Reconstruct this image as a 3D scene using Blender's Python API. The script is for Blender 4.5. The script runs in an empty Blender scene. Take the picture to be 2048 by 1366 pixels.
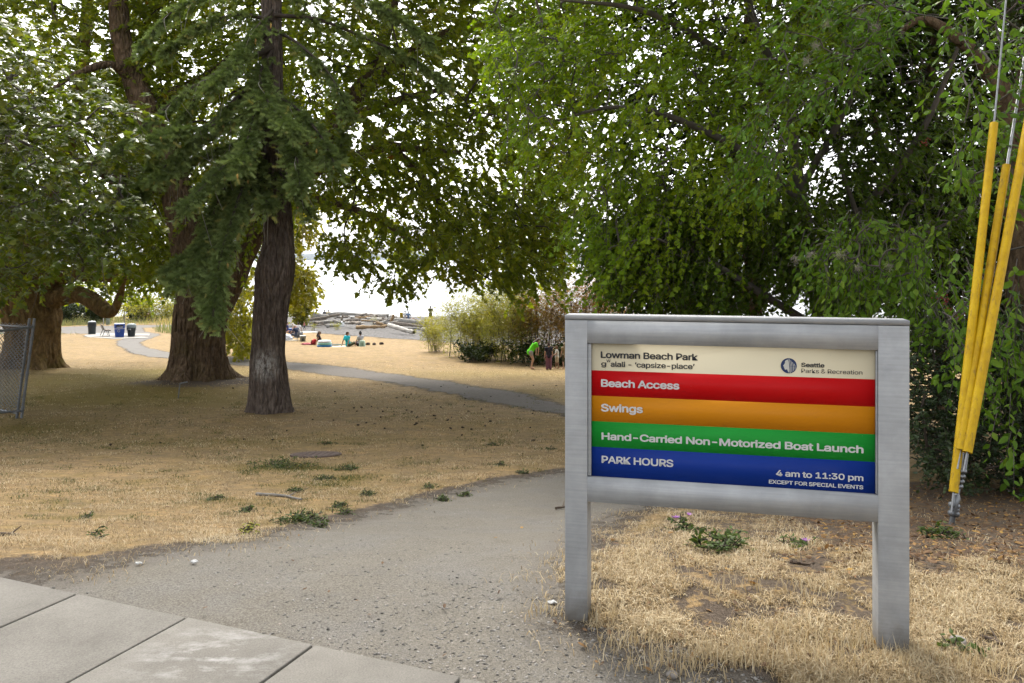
import bpy, bmesh, math, random
import numpy as np
from mathutils import Vector, Matrix
rnd = random.Random(7)
rng = np.random.default_rng(11)
scene = bpy.context.scene
COL = scene.collection

# ------------------------------------------------------------------ camera
F = 1621.0            # focal length in photo pixels (photo 2048 wide), horizon at row 518
HOR = 518.0
CAMZ = 1.6
cam_d = bpy.data.cameras.new('camera')
cam = bpy.data.objects.new('camera', cam_d)
COL.objects.link(cam)
cam.location = (0, 0, CAMZ)
cam.rotation_euler = (math.radians(90), 0, 0)
cam_d.sensor_width = 36.0
cam_d.lens = F / 2048 * 36.0
cam_d.shift_y = -165.0 / 2048
cam_d.clip_start = 0.05
cam_d.clip_end = 30000
scene.camera = cam

# ------------------------------------------------------------------ light
SUN_EL, SUN_AZ = 50.0, -14.0       # azimuth from +Y towards +X, degrees
world = bpy.data.worlds.new('World')
scene.world = world
world.use_nodes = True
wn = world.node_tree
bg = wn.nodes['Background']
sky = wn.nodes.new('ShaderNodeTexSky')
sky.sky_type = 'NISHITA'
sky.sun_disc = False
sky.sun_elevation = math.radians(SUN_EL)
sky.sun_rotation = math.radians(SUN_AZ)
sky.air_density = 1.0
sky.dust_density = 4.0
sky.ozone_density = 1.0
hs = wn.nodes.new('ShaderNodeHueSaturation')     # thin high cloud: a whiter sky
hs.inputs['Saturation'].default_value = 0.12
wn.links.new(sky.outputs[0], hs.inputs['Color'])
wn.links.new(hs.outputs[0], bg.inputs['Color'])
bg.inputs['Strength'].default_value = 0.15
sl = bpy.data.lights.new('sun', 'SUN')
sl.energy = 1.25
sl.angle = math.radians(12.0)
sl.color = (1.0, 0.92, 0.8)
sun = bpy.data.objects.new('sun', sl)
COL.objects.link(sun)
se, sa = math.radians(SUN_EL), math.radians(SUN_AZ)
sv = Vector((math.sin(sa) * math.cos(se), math.cos(sa) * math.cos(se), math.sin(se)))
sun.rotation_euler = sv.to_track_quat('Z', 'Y').to_euler()
scene.view_settings.view_transform = 'Standard'
scene.view_settings.look = 'None'
scene.view_settings.gamma = 1.0
scene.view_settings.exposure = 1.84
cy = scene.cycles
cy.max_bounces = 9
cy.diffuse_bounces = 6
cy.glossy_bounces = 2
cy.transmission_bounces = 4
cy.transparent_max_bounces = 8
cy.volume_bounces = 0
cy.use_denoising = True

# ------------------------------------------------------------------ helpers: noise, projection
def _hash(ix, iy, iz, seed):
    h = (ix.astype(np.int64) * 374761393 + iy.astype(np.int64) * 668265263 + iz.astype(np.int64) * 2147483647 + seed * 1274126177) & 0xffffffff
    h = ((h ^ (h >> 13)) * 1274126177) & 0xffffffff
    h = (h ^ (h >> 16)) & 0xffffffff
    return h / 4294967295.0
def noise3(x, y, z, seed=0):
    x, y, z = np.broadcast_arrays(np.asarray(x, float), np.asarray(y, float), np.asarray(z, float))
    ix, iy, iz = np.floor(x), np.floor(y), np.floor(z)
    fx, fy, fz = x - ix, y - iy, z - iz
    fx, fy, fz = [t * t * (3 - 2 * t) for t in (fx, fy, fz)]
    r = 0
    for dx in (0, 1):
        for dy in (0, 1):
            for dz in (0, 1):
                w = (fx if dx else 1 - fx) * (fy if dy else 1 - fy) * (fz if dz else 1 - fz)
                r = r + w * _hash(ix + dx, iy + dy, iz + dz, seed)
    return r * 2 - 1
def fbm(x, y, z, seed=0, oct=3):
    r, a = 0, 1.0
    for o in range(oct):
        r = r + a * noise3(np.asarray(x) * 2 ** o, np.asarray(y) * 2 ** o, np.asarray(z) * 2 ** o, seed + o)
        a *= 0.5
    return r

KD = [-60, 0, 4.2, 5.0, 6.2, 8, 12.5, 18, 25, 35, 53, 70, 91, 110, 130, 200]
KZ = [0, 0, 0, -.13, -.43, -.78, -1.36, -1.82, -2.3, -3.1, -4.0, -4.72, -5.45, -6.2, -7.5, -12]
_dd = np.linspace(-60, 200, 5201)
_zz = np.interp(_dd, KD, KZ)
_k = np.exp(-np.linspace(-3, 3, 41) ** 2 / 2); _k /= _k.sum()
_zz = np.convolve(np.pad(_zz, 20, mode='edge'), _k, 'valid')
MOUND = []
def gz(x, y):
    x = np.asarray(x, float); y = np.asarray(y, float)
    z = np.interp(y, _dd, _zz)
    for mx, my, r, h in MOUND:
        z = z + h * np.exp(-((x - mx) ** 2 + (y - my) ** 2) / (r * r))
    return z
def P(px, py, d):                 # photo pixel at a depth -> world point
    return np.array([(px - 1024) / F * d, d, CAMZ + (HOR - py) / F * d])
def G(px, py):                    # photo pixel -> point on the ground
    a, b = (px - 1024) / F, (HOR - py) / F
    lo, hi = 1.0, 190.0
    ds = np.concatenate([np.linspace(1.0, 20, 1200), np.linspace(20, 190, 2000)])
    e = CAMZ + b * ds - gz(a * ds, ds)
    k = np.argmax(e < 0)
    if k == 0: k = len(ds) - 1
    t = e[k - 1] / (e[k - 1] - e[k] + 1e-12)
    d = ds[k - 1] + t * (ds[k] - ds[k - 1])
    return np.array([a * d, d, float(gz(a * d, d))])
def proj(p):
    p = np.asarray(p)
    return 1024 + F * p[..., 0] / p[..., 1], HOR - F * (p[..., 2] - CAMZ) / p[..., 1]

# ------------------------------------------------------------------ helpers: meshes and objects
def mesh_np(name, V, Fs, attrs=None, smooth=False, matidx=None):
    """V (n,3); Fs: array (m,k) or list of such arrays"""
    if not isinstance(Fs, (list, tuple)): Fs = [Fs]
    Fs = [np.asarray(f, np.int32) for f in Fs if len(f)]
    me = bpy.data.meshes.new(name)
    V = np.asarray(V, np.float32)
    me.vertices.add(len(V))
    me.vertices.foreach_set('co', V.ravel())
    nl = sum(f.size for f in Fs); npoly = sum(len(f) for f in Fs)
    me.loops.add(nl)
    me.loops.foreach_set('vertex_index', np.concatenate([f.ravel() for f in Fs]))
    me.polygons.add(npoly)
    tot = np.concatenate([np.full(len(f), f.shape[1], np.int32) for f in Fs])
    st = np.concatenate([[0], np.cumsum(tot)[:-1]]).astype(np.int32)
    me.polygons.foreach_set('loop_start', st)
    if smooth: me.polygons.foreach_set('use_smooth', np.ones(npoly, bool))
    if matidx is not None: me.polygons.foreach_set('material_index', np.asarray(matidx, np.int32))
    me.update(calc_edges=True)
    for k, a in (attrs or {}).items():
        at = me.attributes.new(k, 'FLOAT', 'POINT')
        at.data.foreach_set('value', np.asarray(a, np.float32))
    return me
def link(name, me, mats=None, parent=None, loc=None):
    o = bpy.data.objects.new(name, me)
    COL.objects.link(o)
    if mats is not None and me is not None:
        for m in (mats if isinstance(mats, (list, tuple)) else [mats]): me.materials.append(m)
    if parent is not None: o.parent = parent
    if loc is not None: o.location = loc
    return o
def tag(o, label=None, cat=None, group=None, kind=None):
    if label: o['label'] = label
    if cat: o['category'] = cat
    if group: o['group'] = group
    if kind: o['kind'] = kind
    return o
def thing(name, label, cat, loc=(0, 0, 0), rz=0.0, group=None):
    o = bpy.data.objects.new(name, None)
    COL.objects.link(o)
    o.location = loc; o.rotation_euler = (0, 0, rz); o.empty_display_size = 0.2
    return tag(o, label, cat, group)
class MB:
    """collects numpy pieces into one mesh"""
    def __init__(s): s.V = []; s.F = {}; s.n = 0
    def add(s, V, *Fs):
        V = np.asarray(V, float)
        for f in Fs:
            f = np.asarray(f, int)
            if len(f): s.F.setdefault(f.shape[1], []).append(f + s.n)
        s.V.append(V); s.n += len(V)
        return s
    def box(s, a, b, M=None):
        a, b = np.asarray(a, float), np.asarray(b, float)
        V = np.array([[(a, b)[i][0], (a, b)[j][1], (a, b)[k][2]] for k in (0, 1) for j in (0, 1) for i in (0, 1)])
        if M is not None: V = V @ np.asarray(M)[:3, :3].T + np.asarray(M)[:3, 3]
        return s.add(V, [[0, 2, 3, 1], [4, 5, 7, 6], [0, 1, 5, 4], [2, 6, 7, 3], [0, 4, 6, 2], [1, 3, 7, 5]])
    def tube(s, pts, rad, sides=8, cap=True):
        V, Q, C = tube_np(pts, rad, sides)
        s.add(V, Q)
        if cap:
            n = len(pts)
            c0 = V[:sides].mean(0); c1 = V[-sides:].mean(0)
            i = np.arange(sides); j = (i + 1) % sides
            s.add(np.vstack([V[:sides], c0]), np.stack([j, i, np.full(sides, sides)], 1))
            s.add(np.vstack([V[-sides:], c1]), np.stack([i, j, np.full(sides, sides)], 1))
        return s
    def ball(s, c, r, nu=12, nv=8):
        th = np.linspace(0, 2 * np.pi, nu, endpoint=False); ph = np.linspace(0.0, np.pi, nv + 1)[1:-1]
        V = [[np.cos(t) * np.sin(p), np.sin(t) * np.sin(p), np.cos(p)] for p in ph for t in th] + [[0, 0, 1], [0, 0, -1]]
        V = np.array(V) * np.asarray(r) + np.asarray(c)
        m = nv - 1; i = np.arange(nu); j = (i + 1) % nu
        Q = np.concatenate([np.stack([k * nu + i, (k + 1) * nu + i, (k + 1) * nu + j, k * nu + j], 1) for k in range(m - 1)])
        T = np.concatenate([np.stack([i, j, np.full(nu, m * nu)], 1), np.stack([(m - 1) * nu + j, (m - 1) * nu + i, np.full(nu, m * nu + 1)], 1)])
        return s.add(V, Q, T)
    def mesh(s, name, smooth=False, attrs=None):
        return mesh_np(name, np.vstack(s.V), [np.concatenate(v) for v in s.F.values()], smooth=smooth, attrs=attrs)
    def build(s, name, m, parent=None, smooth=False, bevel=0.0, loc=None):
        me = s.mesh(name, smooth)
        if bevel: bevel_me(me, bevel)
        return link(name, me, m, parent, loc)
def bevel_me(me, w, seg=2):
    bm = bmesh.new(); bm.from_mesh(me)
    es = [e for e in bm.edges if len(e.link_faces) == 2 and e.calc_face_angle(0) > 0.5]
    bmesh.ops.bevel(bm, geom=es, offset=w, segments=seg, affect='EDGES', profile=0.5)
    bm.to_mesh(me); bm.free()
def tube_np(pts, rad, sides):
    pts = np.asarray(pts, float); n = len(pts)
    rad = np.broadcast_to(np.asarray(rad, float), (n,))
    t = np.gradient(pts, axis=0); t /= np.linalg.norm(t, axis=1)[:, None] + 1e-9
    ref = np.array([0, 0, 1.0]) if abs(t[:, 2]).mean() < 0.8 else np.array([1.0, 0, 0])
    u = np.cross(t, ref); u /= np.linalg.norm(u, axis=1)[:, None] + 1e-9
    v = np.cross(t, u)
    a = np.linspace(0, 2 * np.pi, sides, endpoint=False)
    V = pts[:, None] + rad[:, None, None] * (np.cos(a)[None, :, None] * u[:, None] + np.sin(a)[None, :, None] * v[:, None])
    i = np.arange(sides); j = (i + 1) % sides
    Q = np.concatenate([np.stack([k * sides + i, k * sides + j, (k + 1) * sides + j, (k + 1) * sides + i], 1) for k in range(n - 1)])
    return V.reshape(-1, 3), Q, a
def spline(pts, n, rad=None):
    """Catmull-Rom resample of pts (k,m)"""
    p = np.asarray(pts, float)
    k = len(p)
    q = np.vstack([2 * p[0] - p[1], p, 2 * p[-1] - p[-2]])
    t = np.linspace(0, k - 1 - 1e-6, n); i = t.astype(int); f = (t - i)[:, None]
    a, b, c, d = q[i], q[i + 1], q[i + 2], q[i + 3]
    return 0.5 * (2 * b + (c - a) * f + (2 * a - 5 * b + 4 * c - d) * f ** 2 + (3 * b - a - 3 * c + d) * f ** 3)

# ------------------------------------------------------------------ helpers: materials
class NT:
    def __init__(s, name):
        s.m = bpy.data.materials.new(name); s.m.use_nodes = True
        s.t = s.m.node_tree; s.N = s.t.nodes; s.L = s.t.links
        s.b = s.N['Principled BSDF']; s.out = s.N['Material Output']
    def new(s, ty, **kw):
        n = s.N.new(ty)
        for k, v in kw.items(): setattr(n, k, v)
        return n
    def set(s, node, inp, v):
        if hasattr(v, 'is_linked') or isinstance(v, bpy.types.NodeSocket): s.L.new(v, node.inputs[inp])
        else: node.inputs[inp].default_value = v
    def coord(s, kind='Object', scale=None):
        c = s.new('ShaderNodeTexCoord').outputs[kind]
        if scale is None: return c
        m = s.new('ShaderNodeMapping'); s.L.new(c, m.inputs['Vector']); m.inputs['Scale'].default_value = scale
        return m.outputs[0]
    def noise(s, scale, detail=4, rough=.6, vec=None, out='Fac', dist=0.0):
        n = s.new('ShaderNodeTexNoise')
        n.inputs['Scale'].default_value = scale; n.inputs['Detail'].default_value = detail; n.inputs['Roughness'].default_value = rough
        n.inputs['Distortion'].default_value = dist
        s.L.new(vec if vec is not None else s.coord(), n.inputs['Vector'])
        return n.outputs[out]
    def voro(s, scale, vec=None, feature='F1', out='Distance'):
        n = s.new('ShaderNodeTexVoronoi', feature=feature)
        n.inputs['Scale'].default_value = scale
        s.L.new(vec if vec is not None else s.coord(), n.inputs['Vector'])
        return n.outputs[out]
    def ramp(s, fac, stops, interp='LINEAR'):
        r = s.new('ShaderNodeValToRGB'); e = r.color_ramp.elements; r.color_ramp.interpolation = interp
        while len(e) < len(stops): e.new(0.5)
        for k, (p, c) in enumerate(stops):
            e[k].position = p
            e[k].color = (*c, 1) if isinstance(c, (tuple, list)) else (c, c, c, 1)
        s.L.new(fac, r.inputs[0]); return r.outputs[0]
    def mix(s, fac, a, b, mode='MIX'):
        m = s.new('ShaderNodeMix', data_type='RGBA', blend_type=mode)
        s.set(m, 0, fac)
        for i, v in ((6, a), (7, b)):
            if isinstance(v, (tuple, list)): v = (*v[:3], 1)
            s.set(m, i, v)
        return m.outputs[2]
    def math(s, op, a, b=0.0, clamp=False):
        m = s.new('ShaderNodeMath', operation=op, use_clamp=clamp)
        s.set(m, 0, a); s.set(m, 1, b); return m.outputs[0]
    def attr(s, name, out='Fac'):
        return s.new('ShaderNodeAttribute', attribute_name=name).outputs[out]
    def bump(s, h, strength=.5, dist=.01, normal=None):
        b = s.new('ShaderNodeBump'); s.L.new(h, b.inputs['Height'])
        b.inputs['Strength'].default_value = strength; b.inputs['Distance'].default_value = dist
        if normal is not None: s.L.new(normal, b.inputs['Normal'])
        s.L.new(b.outputs[0], s.b.inputs['Normal']); return b.outputs[0]
    def base(s, c, rough=.8, metal=0.0, spec=.3, k=.5):
        if isinstance(c, (tuple, list)): c = tuple(x * k for x in c[:3])
        elif k != 1: c = s.mix(1.0, c, (k, k, k), 'MULTIPLY')
        if isinstance(c, (tuple, list)): s.b.inputs['Base Color'].default_value = (*c[:3], 1)
        else: s.L.new(c, s.b.inputs['Base Color'])
        s.set(s.b, 'Roughness', rough); s.set(s.b, 'Metallic', metal); s.b.inputs['Specular IOR Level'].default_value = spec
        return s
def plain(name, c, rough=.7, metal=0., spec=.3, var=.18, scale=6., bump=0., k=.53):
    n = NT(name)
    f = n.noise(scale, 5, .6)
    lo = tuple(x * (1 - var) for x in c); hi = tuple(min(1, x * (1 + var)) for x in c)
    n.base(n.ramp(f, [(.3, lo), (.7, hi)]), rough, metal, spec, k)
    if bump: n.bump(n.noise(scale * 6, 3), bump, .01)
    return n.m
def leafmat(name, stops, trans=.4, rough=.45, spec=.35, tcol=(1.5, 1.35, .5), k=1):
    n = NT(name)
    c = n.ramp(n.attr('tint'), stops)
    n.base(c, rough, 0, spec, k)
    if k != 1: c = n.mix(1.0, c, (k, k, k), 'MULTIPLY')
    tr = n.new('ShaderNodeBsdfTranslucent')
    n.L.new(n.mix(1.0, c, tcol, 'MULTIPLY'), tr.inputs['Color'])
    mx = n.new('ShaderNodeMixShader'); mx.inputs[0].default_value = trans
    n.L.new(n.b.outputs[0], mx.inputs[1]); n.L.new(tr.outputs[0], mx.inputs[2])
    n.L.new(mx.outputs[0], n.out.inputs['Surface'])
    return n.m
# ------------------------------------------------------------------ ground, paths, beach, water
T2B = G(400, 772); T3B = G(64, 742); T1B = G(541, 822)
MOUND += [(T2B[0], T2B[1], 2.6, .28), (T3B[0], T3B[1], 3.0, .18), (T1B[0], T1B[1], 1.2, .06)]
def polyW(px):                     # photo outline on the ground -> world polygon
    return np.array([G(*p)[:2] for p in px])
def sdist(x, y, poly):             # signed distance, >0 inside
    x = np.asarray(x); y = np.asarray(y)
    d = np.full(x.shape, 1e9); ins = np.zeros(x.shape, bool)
    k = len(poly)
    for i in range(k):
        a, b = poly[i], poly[(i + 1) % k]
        e = b - a; L = (e @ e) + 1e-12
        t = np.clip(((x - a[0]) * e[0] + (y - a[1]) * e[1]) / L, 0, 1)
        d = np.minimum(d, (x - a[0] - t * e[0]) ** 2 + (y - a[1] - t * e[1]) ** 2)
        c = ((a[1] > y) != (b[1] > y)) & (x < (b[0] - a[0]) * (y - a[1]) / (b[1] - a[1] + 1e-12) + a[0])
        ins ^= c
    d = np.sqrt(d)
    return np.where(ins, d, -d)
PATH_FRONT = polyW([(-700, 1110), (-200, 1128), (0, 1142), (60, 1150), (130, 1146), (210, 1122), (300, 1104), (400, 1090), (500, 1075), (620, 1050), (700, 1032), (780, 1012), (870, 990), (1000, 965), (1130, 946),
    (1230, 932), (1330, 915), (1450, 900), (1600, 905), (1640, 925), (1500, 965), (1400, 995), (1330, 1012), (1250, 1030), (1205, 1058), (1180, 1100), (1168, 1150), (1155, 1200), (1155, 1242), (1210, 1270), (1290, 1296), (1370, 1312), (1500, 1362), (1580, 1420), (900, 1900), (-1200, 1500)])
PATH_MID = polyW([(250, 697), (300, 706), (380, 713), (440, 714), (560, 722), (700, 735), (850, 758), (1000, 781), (1130, 806), (1300, 845), (1450, 885), (1640, 925), (1450, 915), (1300, 878), (1130, 834), (1000, 808), (850, 782), (700, 756), (560, 738), (440, 727), (380, 722), (300, 714), (262, 706)])
PATH_FAR = polyW([(250, 697), (233, 688), (236, 681), (250, 676), (170, 676), (168, 671), (186, 668), (105, 667), (-60, 668), (-60, 655), (105, 655), (200, 652), (350, 650), (560, 651), (560, 654), (350, 654), (285, 656), (290, 664), (318, 668), (320, 672), (300, 677), (280, 684), (284, 690), (300, 698), (330, 704), (380, 712), (370, 719), (300, 714), (262, 706)])
BEACH = np.vstack([polyW([(520, 652), (575, 657), (610, 664), (690, 671), (780, 677), (850, 681), (960, 688), (1130, 694), (1300, 700), (1700, 710)]), [[90, 60], [200, 60], [200, 150], [-48, 150], [-38, 106], [-29.5, 88]]])
DIRT = polyW([(1560, 1000), (1800, 960), (2060, 980), (2300, 1000), (2300, 1160), (2050, 1130), (1900, 1110), (1750, 1120), (1620, 1060)])
def rows():
    r = [-45, -25, -14, -8, -4, -1.5, 0, .7]
    d = 1.3
    while d < 150:
        r.append(d); d += max(.014, d * .0075) if d < 20 else d * .012
    return np.array(r + [155, 170, 195])
R_ = rows()
U_ = np.concatenate([[-16, -8, -4, -2.2, -1.5, -1.2], np.linspace(-1, 1, 520), [1.2, 1.5, 2.2, 4, 8, 16]])
YY, UU = np.meshgrid(R_, U_, indexing='ij')
XX = UU * (np.maximum(YY, 1.0) * .72 + 1.2)
bumps = .012 * fbm(XX * 3.3, YY * 3.3, 0, 3, 3) * np.clip((YY - 2) / 2, 0, 1) + .05 * fbm(XX * .35, YY * .35, 0, 9, 2) * np.clip((YY - 5) / 8, 0, 1)
sdF = sdist(XX, YY, PATH_FRONT); sdM = sdist(XX, YY, PATH_MID); sdB = sdist(XX, YY, BEACH); sdR = sdist(XX, YY, PATH_FAR)
sdD = sdist(XX, YY, DIRT)
ZZ = gz(XX, YY) + bumps - .012 * np.clip(sdF / .25, 0, 1)
def sample_z(x, y):
    x = np.asarray(x, float); y = np.asarray(y, float)
    b = .012 * fbm(x * 3.3, y * 3.3, 0, 3, 3) * np.clip((y - 2) / 2, 0, 1) + .05 * fbm(x * .35, y * .35, 0, 9, 2) * np.clip((y - 5) / 8, 0, 1)
    return gz(x, y) + b
def GS(px, py):
    g = G(px, py); g[2] = float(sample_z(g[0], g[1])); return g
nr, nc = XX.shape
idx = np.arange(nr * nc).reshape(nr, nc)
quads = np.stack([idx[:-1, :-1], idx[:-1, 1:], idx[1:, 1:], idx[1:, :-1]], -1).reshape(-1, 4)
# fresh green patches, a mossy zone round the big trunks that also paints their shade golden, bare soil round path edges
def gauss(cx, cy, rx, ry): return np.exp(-(((XX - cx) / rx) ** 2 + ((YY - cy) / ry) ** 2))
green = 0 * XX
for (px, py, rx, ry, a) in [(570, 932, .9, .5, .9), (640, 968, .5, .35, .8), (690, 955, .35, .3, .8), (600, 1042, .35, .22, .9), (170, 1032, .35, .15, .6), (860, 992, .2, .15, .5), (60, 855, 1.6, 1.2, .8), (350, 885, 2.2, .8, .45), (700, 880, 2.5, .8, .35), (200, 760, 5, 6, .95), (330, 745, 3, 4, .8), (450, 800, 4, 3, .5), (150, 800, 4, 3, .7), (1000, 750, 5, 4, .6), (1080, 790, 2, 2, .6), (1010, 850, 2, 1, .3), (460, 1000, .4, .2, .5), (700, 985, .4, .2, .5), (880, 975, .3, .2, .5)]:
    g = G(px, py); green = green + a * gauss(g[0], g[1], rx, ry)
soil = np.maximum(np.clip(1 - np.abs(sdF) / .35, 0, 1) * .9, np.clip(sdD / .6 + .5, 0, 1))
g = G(90, 1140); soil = np.maximum(soil, gauss(g[0], g[1], .7, .3))
g = G(1600, 1160); soil = np.maximum(soil, .45 * np.clip(sdist(XX, YY, polyW([(1140, 1230), (1130, 1100), (1300, 1020), (1560, 980), (2300, 960), (2400, 1500), (1500, 1420), (1300, 1330)])) / .3, 0, 1))
soil = np.maximum(soil, .9 * gauss(T2B[0], T2B[1], 2.3, 2.0))
soil = np.maximum(soil, .6 * gauss(T1B[0], T1B[1], .9, .7))
g = G(1480, 1230); soil = np.maximum(soil, .55 * gauss(g[0], g[1], .5, .2))
lit = np.clip(sdD / .8 + .6, 0, 1)

n = NT('dry_lawn')
v = n.coord()
big = n.noise(.5, 5, .6, v); med = n.noise(3.2, 6, .65, v); fine = n.noise(38, 6, .75, v); fib = n.noise(1, 5, .7, n.coord('Object', (120, 45, 60)))
dry = n.ramp(med, [(.28, (.15, .105, .06)), (.43, (.29, .205, .11)), (.58, (.41, .305, .17)), (.75, (.5, .39, .235))])
pat = n.ramp(n.noise(1, 6, .7, n.coord('Object', (1.3, 2.6, 1))), [(.38, .62), (.5, 1.0), (.66, 1.12)])
dry = n.mix(1.0, dry, pat, 'MULTIPLY')
stk = n.ramp(n.noise(1, 5, .75, n.coord('Object', (5, 11, 5))), [(.4, (.26, .22, .15)), (.49, (.9, .9, .88)), (.66, (1.28, 1.26, 1.2))])
dry = n.mix(.85, dry, stk, 'MULTIPLY')
clp = n.ramp(n.noise(17, 5, .8, v), [(.36, (.42, .38, .3)), (.5, (.95, .95, .92)), (.66, (1.3, 1.28, 1.2))])
dry = n.mix(.8, dry, clp, 'MULTIPLY')
dry = n.mix(1.0, dry, (1.24, 1.18, .97), 'MULTIPLY')
dry = n.mix(.6, dry, n.ramp(fine, [(.25, (.1, .07, .045)), (.5, (.4, .3, .18)), (.8, (.68, .55, .36))]), 'OVERLAY')
dry = n.mix(.45, dry, n.ramp(fib, [(.3, (.19, .135, .075)), (.6, (.56, .45, .28))]), 'MIX')
grn = n.ramp(fine, [(.3, (.10, .082, .018)), (.55, (.25, .185, .042)), (.8, (.38, .29, .085))])
gm = n.math('MULTIPLY', n.attr('green'), n.ramp(n.noise(2.4, 5, .7, v), [(.2, 0.0), (.46, 1.0)]), True)
gm2 = n.math('MULTIPLY', n.ramp(n.noise(.9, 5, .65, v), [(.46, 0.0), (.66, .6)]), n.ramp(n.noise(6, 5, .75, v), [(.42, 0.0), (.56, 1.0)]))
c = n.mix(n.math('MAXIMUM', gm, gm2), dry, grn)
sm = n.math('GREATER_THAN', n.math('ADD', n.attr('soil'), n.math('MULTIPLY', n.noise(9, 6, .75, v), 1.1)), 1.08)
sm = n.ramp(n.math('ADD', n.attr('soil'), n.math('MULTIPLY', n.noise(9, 6, .75, v), 1.1)), [(.48 * 2 if False else .9, 0.0), (1.0, 1.0)])
so = n.ramp(n.noise(60, 6, .8, v), [(.25, (.045, .034, .026)), (.5, (.13, .1, .075)), (.8, (.27, .22, .17))])
c = n.mix(sm, c, so)
ll = n.math('MULTIPLY', n.attr('litter'), n.ramp(n.voro(26, v, out='Color'), [(.5, 0.0), (.6, .8)]))
c = n.mix(ll, c, n.ramp(n.voro(26, v, out='Color'), [(.3, (.11, .065, .035)), (.7, (.2, .12, .06)), (.9, (.3, .2, .1))]))
n.base(c, .95, 0, .1, .61)
n.bump(n.math('ADD', n.math('MULTIPLY', fine, .5), fib), .8, .02)
ground = link('ground', mesh_np('ground', np.stack([XX, YY, ZZ], -1).reshape(-1, 3), quads, dict(green=green.ravel(), soil=soil.ravel(), litter=lit.ravel()), smooth=True), n.m)
tag(ground, kind='structure')

def sheet(name, sd, m, lift, edge, xtra=None):
    keep = (sd.ravel()[quads] > -edge).any(1)
    q = quads[keep]; u, inv = np.unique(q, return_inverse=True)
    V = np.stack([XX, YY, ZZ + lift], -1).reshape(-1, 3)[u]
    at = dict(inner=np.clip(sd.ravel()[u] / edge * .5 + .5, 0, 1))
    return tag(link(name, mesh_np(name, V, inv.reshape(-1, 4), at, smooth=True), m), kind='structure')
def ragged(n, scale, lo=.36, hi=.62, amp=1.1):
    f = n.math('ADD', n.attr('inner'), n.math('MULTIPLY', n.math('SUBTRACT', n.noise(scale, 6, .75), .5), amp))
    n.set(n.b, 'Alpha', n.ramp(f, [(lo, 0.0), (hi, 1.0)]))
n = NT('gravel')
v = n.coord()
st = n.voro(180, v, out='Color'); st2 = n.voro(105, v, out='Color'); nn = n.noise(1.6, 6, .7, v); f2 = n.noise(95, 5, .8, v)
c = n.ramp(f2, [(.3, (.10, .088, .07)), (.5, (.275, .25, .208)), (.7, (.46, .425, .365))])
c = n.mix(n.ramp(nn, [(.46, 0.0), (.66, .6)]), c, n.ramp(st, [(.15, (.13, .125, .115)), (.5, (.28, .265, .245)), (.85, (.46, .44, .41))]))
c = n.mix(n.ramp(n.noise(2.3, 5, .7, v), [(.55, 0.0), (.72, .55)]), c, n.ramp(st2, [(.15, (.12, .115, .112)), (.6, (.24, .23, .215)), (.9, (.37, .355, .335))]))
c = n.mix(n.ramp(n.attr('inner'), [(.45, .8), (.8, 0.0)]), c, n.ramp(f2, [(.3, (.09, .072, .055)), (.7, (.23, .19, .15))]))
n.base(c, .95, 0, .15, .46)
n.bump(n.math('ADD', n.math('MULTIPLY', st, n.ramp(nn, [(.35, .3), (.62, 1.0)])), f2), .5, .018)
ragged(n, 7)
sheet('gravel_path', sdF, n.m, .005, .6)
n = NT('worn_path')
v = n.coord()
c = n.ramp(n.noise(12, 6, .75, v), [(.3, (.12, .105, .09)), (.7, (.24, .215, .19))])
n.base(c, .95, 0, .15); n.bump(n.noise(40, 4, .8, v), .5, .02); ragged(n, 2.2, .34, .7, 1.5)
sheet('footpath', sdM, n.m, .006, .5)
n = NT('pale_path')
c = n.ramp(n.noise(3, 6, .7), [(.3, (.19, .175, .155)), (.7, (.29, .27, .245))])
n.base(c, .95, 0, .15); ragged(n, 2)
sheet('walkway', sdR, n.m, .009, .4)
n = NT('beach_gravel')
v = n.coord()
c = n.ramp(n.voro(7, v, out='Color'), [(.1, (.08, .075, .07)), (.5, (.16, .15, .142)), (.9, (.28, .265, .25))])
n.base(c, .95, 0, .15); n.bump(n.voro(7, v), .6, .05); ragged(n, 1.2)
sheet('beach', sdB, n.m, .012, 1.6)

# sidewalk: slabs scored every joint, one sheet lying flush with the gravel
A0, A1 = [np.array([(x - 1024) * 1.58 / (y - HOR), F * 1.58 / (y - HOR), 0.0]) for x, y in ((155, 1187), (628, 1290))]
ed = (A1 - A0)[:2]; el = np.linalg.norm(ed) / 2; ed = ed / np.linalg.norm(ed)
ex = np.array([ed[0], ed[1], 0]); ey = np.array([ed[1], -ed[0], 0])      # ey points to the street (towards camera)
mb = MB()
for k in range(-8, 12):
    for r in range(0, 3):
        a = k * el + .0065; b = (k + 1) * el - .0065; c0 = r * 1.5 + (.006 if r else 0); c1 = (r + 1) * 1.5 - .004
        M = np.eye(4); M[:3, 0] = ex; M[:3, 1] = ey; M[:3, 2] = (0, 0, 1); M[:3, 3] = A0
        mb.box((a, c0, -.1), (b, c1, .022 + .002 * rnd.uniform(-1, 1)), M)
me = mb.mesh('sidewalk'); bm = bmesh.new(); bm.from_mesh(me)
bmesh.ops.recalc_face_normals(bm, faces=bm.faces); bm.to_mesh(me); bm.free()
bevel_me(me, .006)
n = NT('sidewalk_concrete')
v = n.coord()
c = n.ramp(n.noise(1.7, 7, .7, v), [(.3, (.205, .195, .178)), (.5, (.272, .26, .238)), (.72, (.34, .327, .302))])
c = n.mix(.55, c, n.ramp(n.noise(130, 4, .85, v), [(.28, (.12, .11, .1)), (.5, (.42, .4, .37)), (.72, (.68, .66, .63))]), 'OVERLAY')
c = n.mix(n.ramp(n.voro(34, v), [(.05, .6), (.1, 0.0)]), c, (.12, .11, .1))
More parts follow.
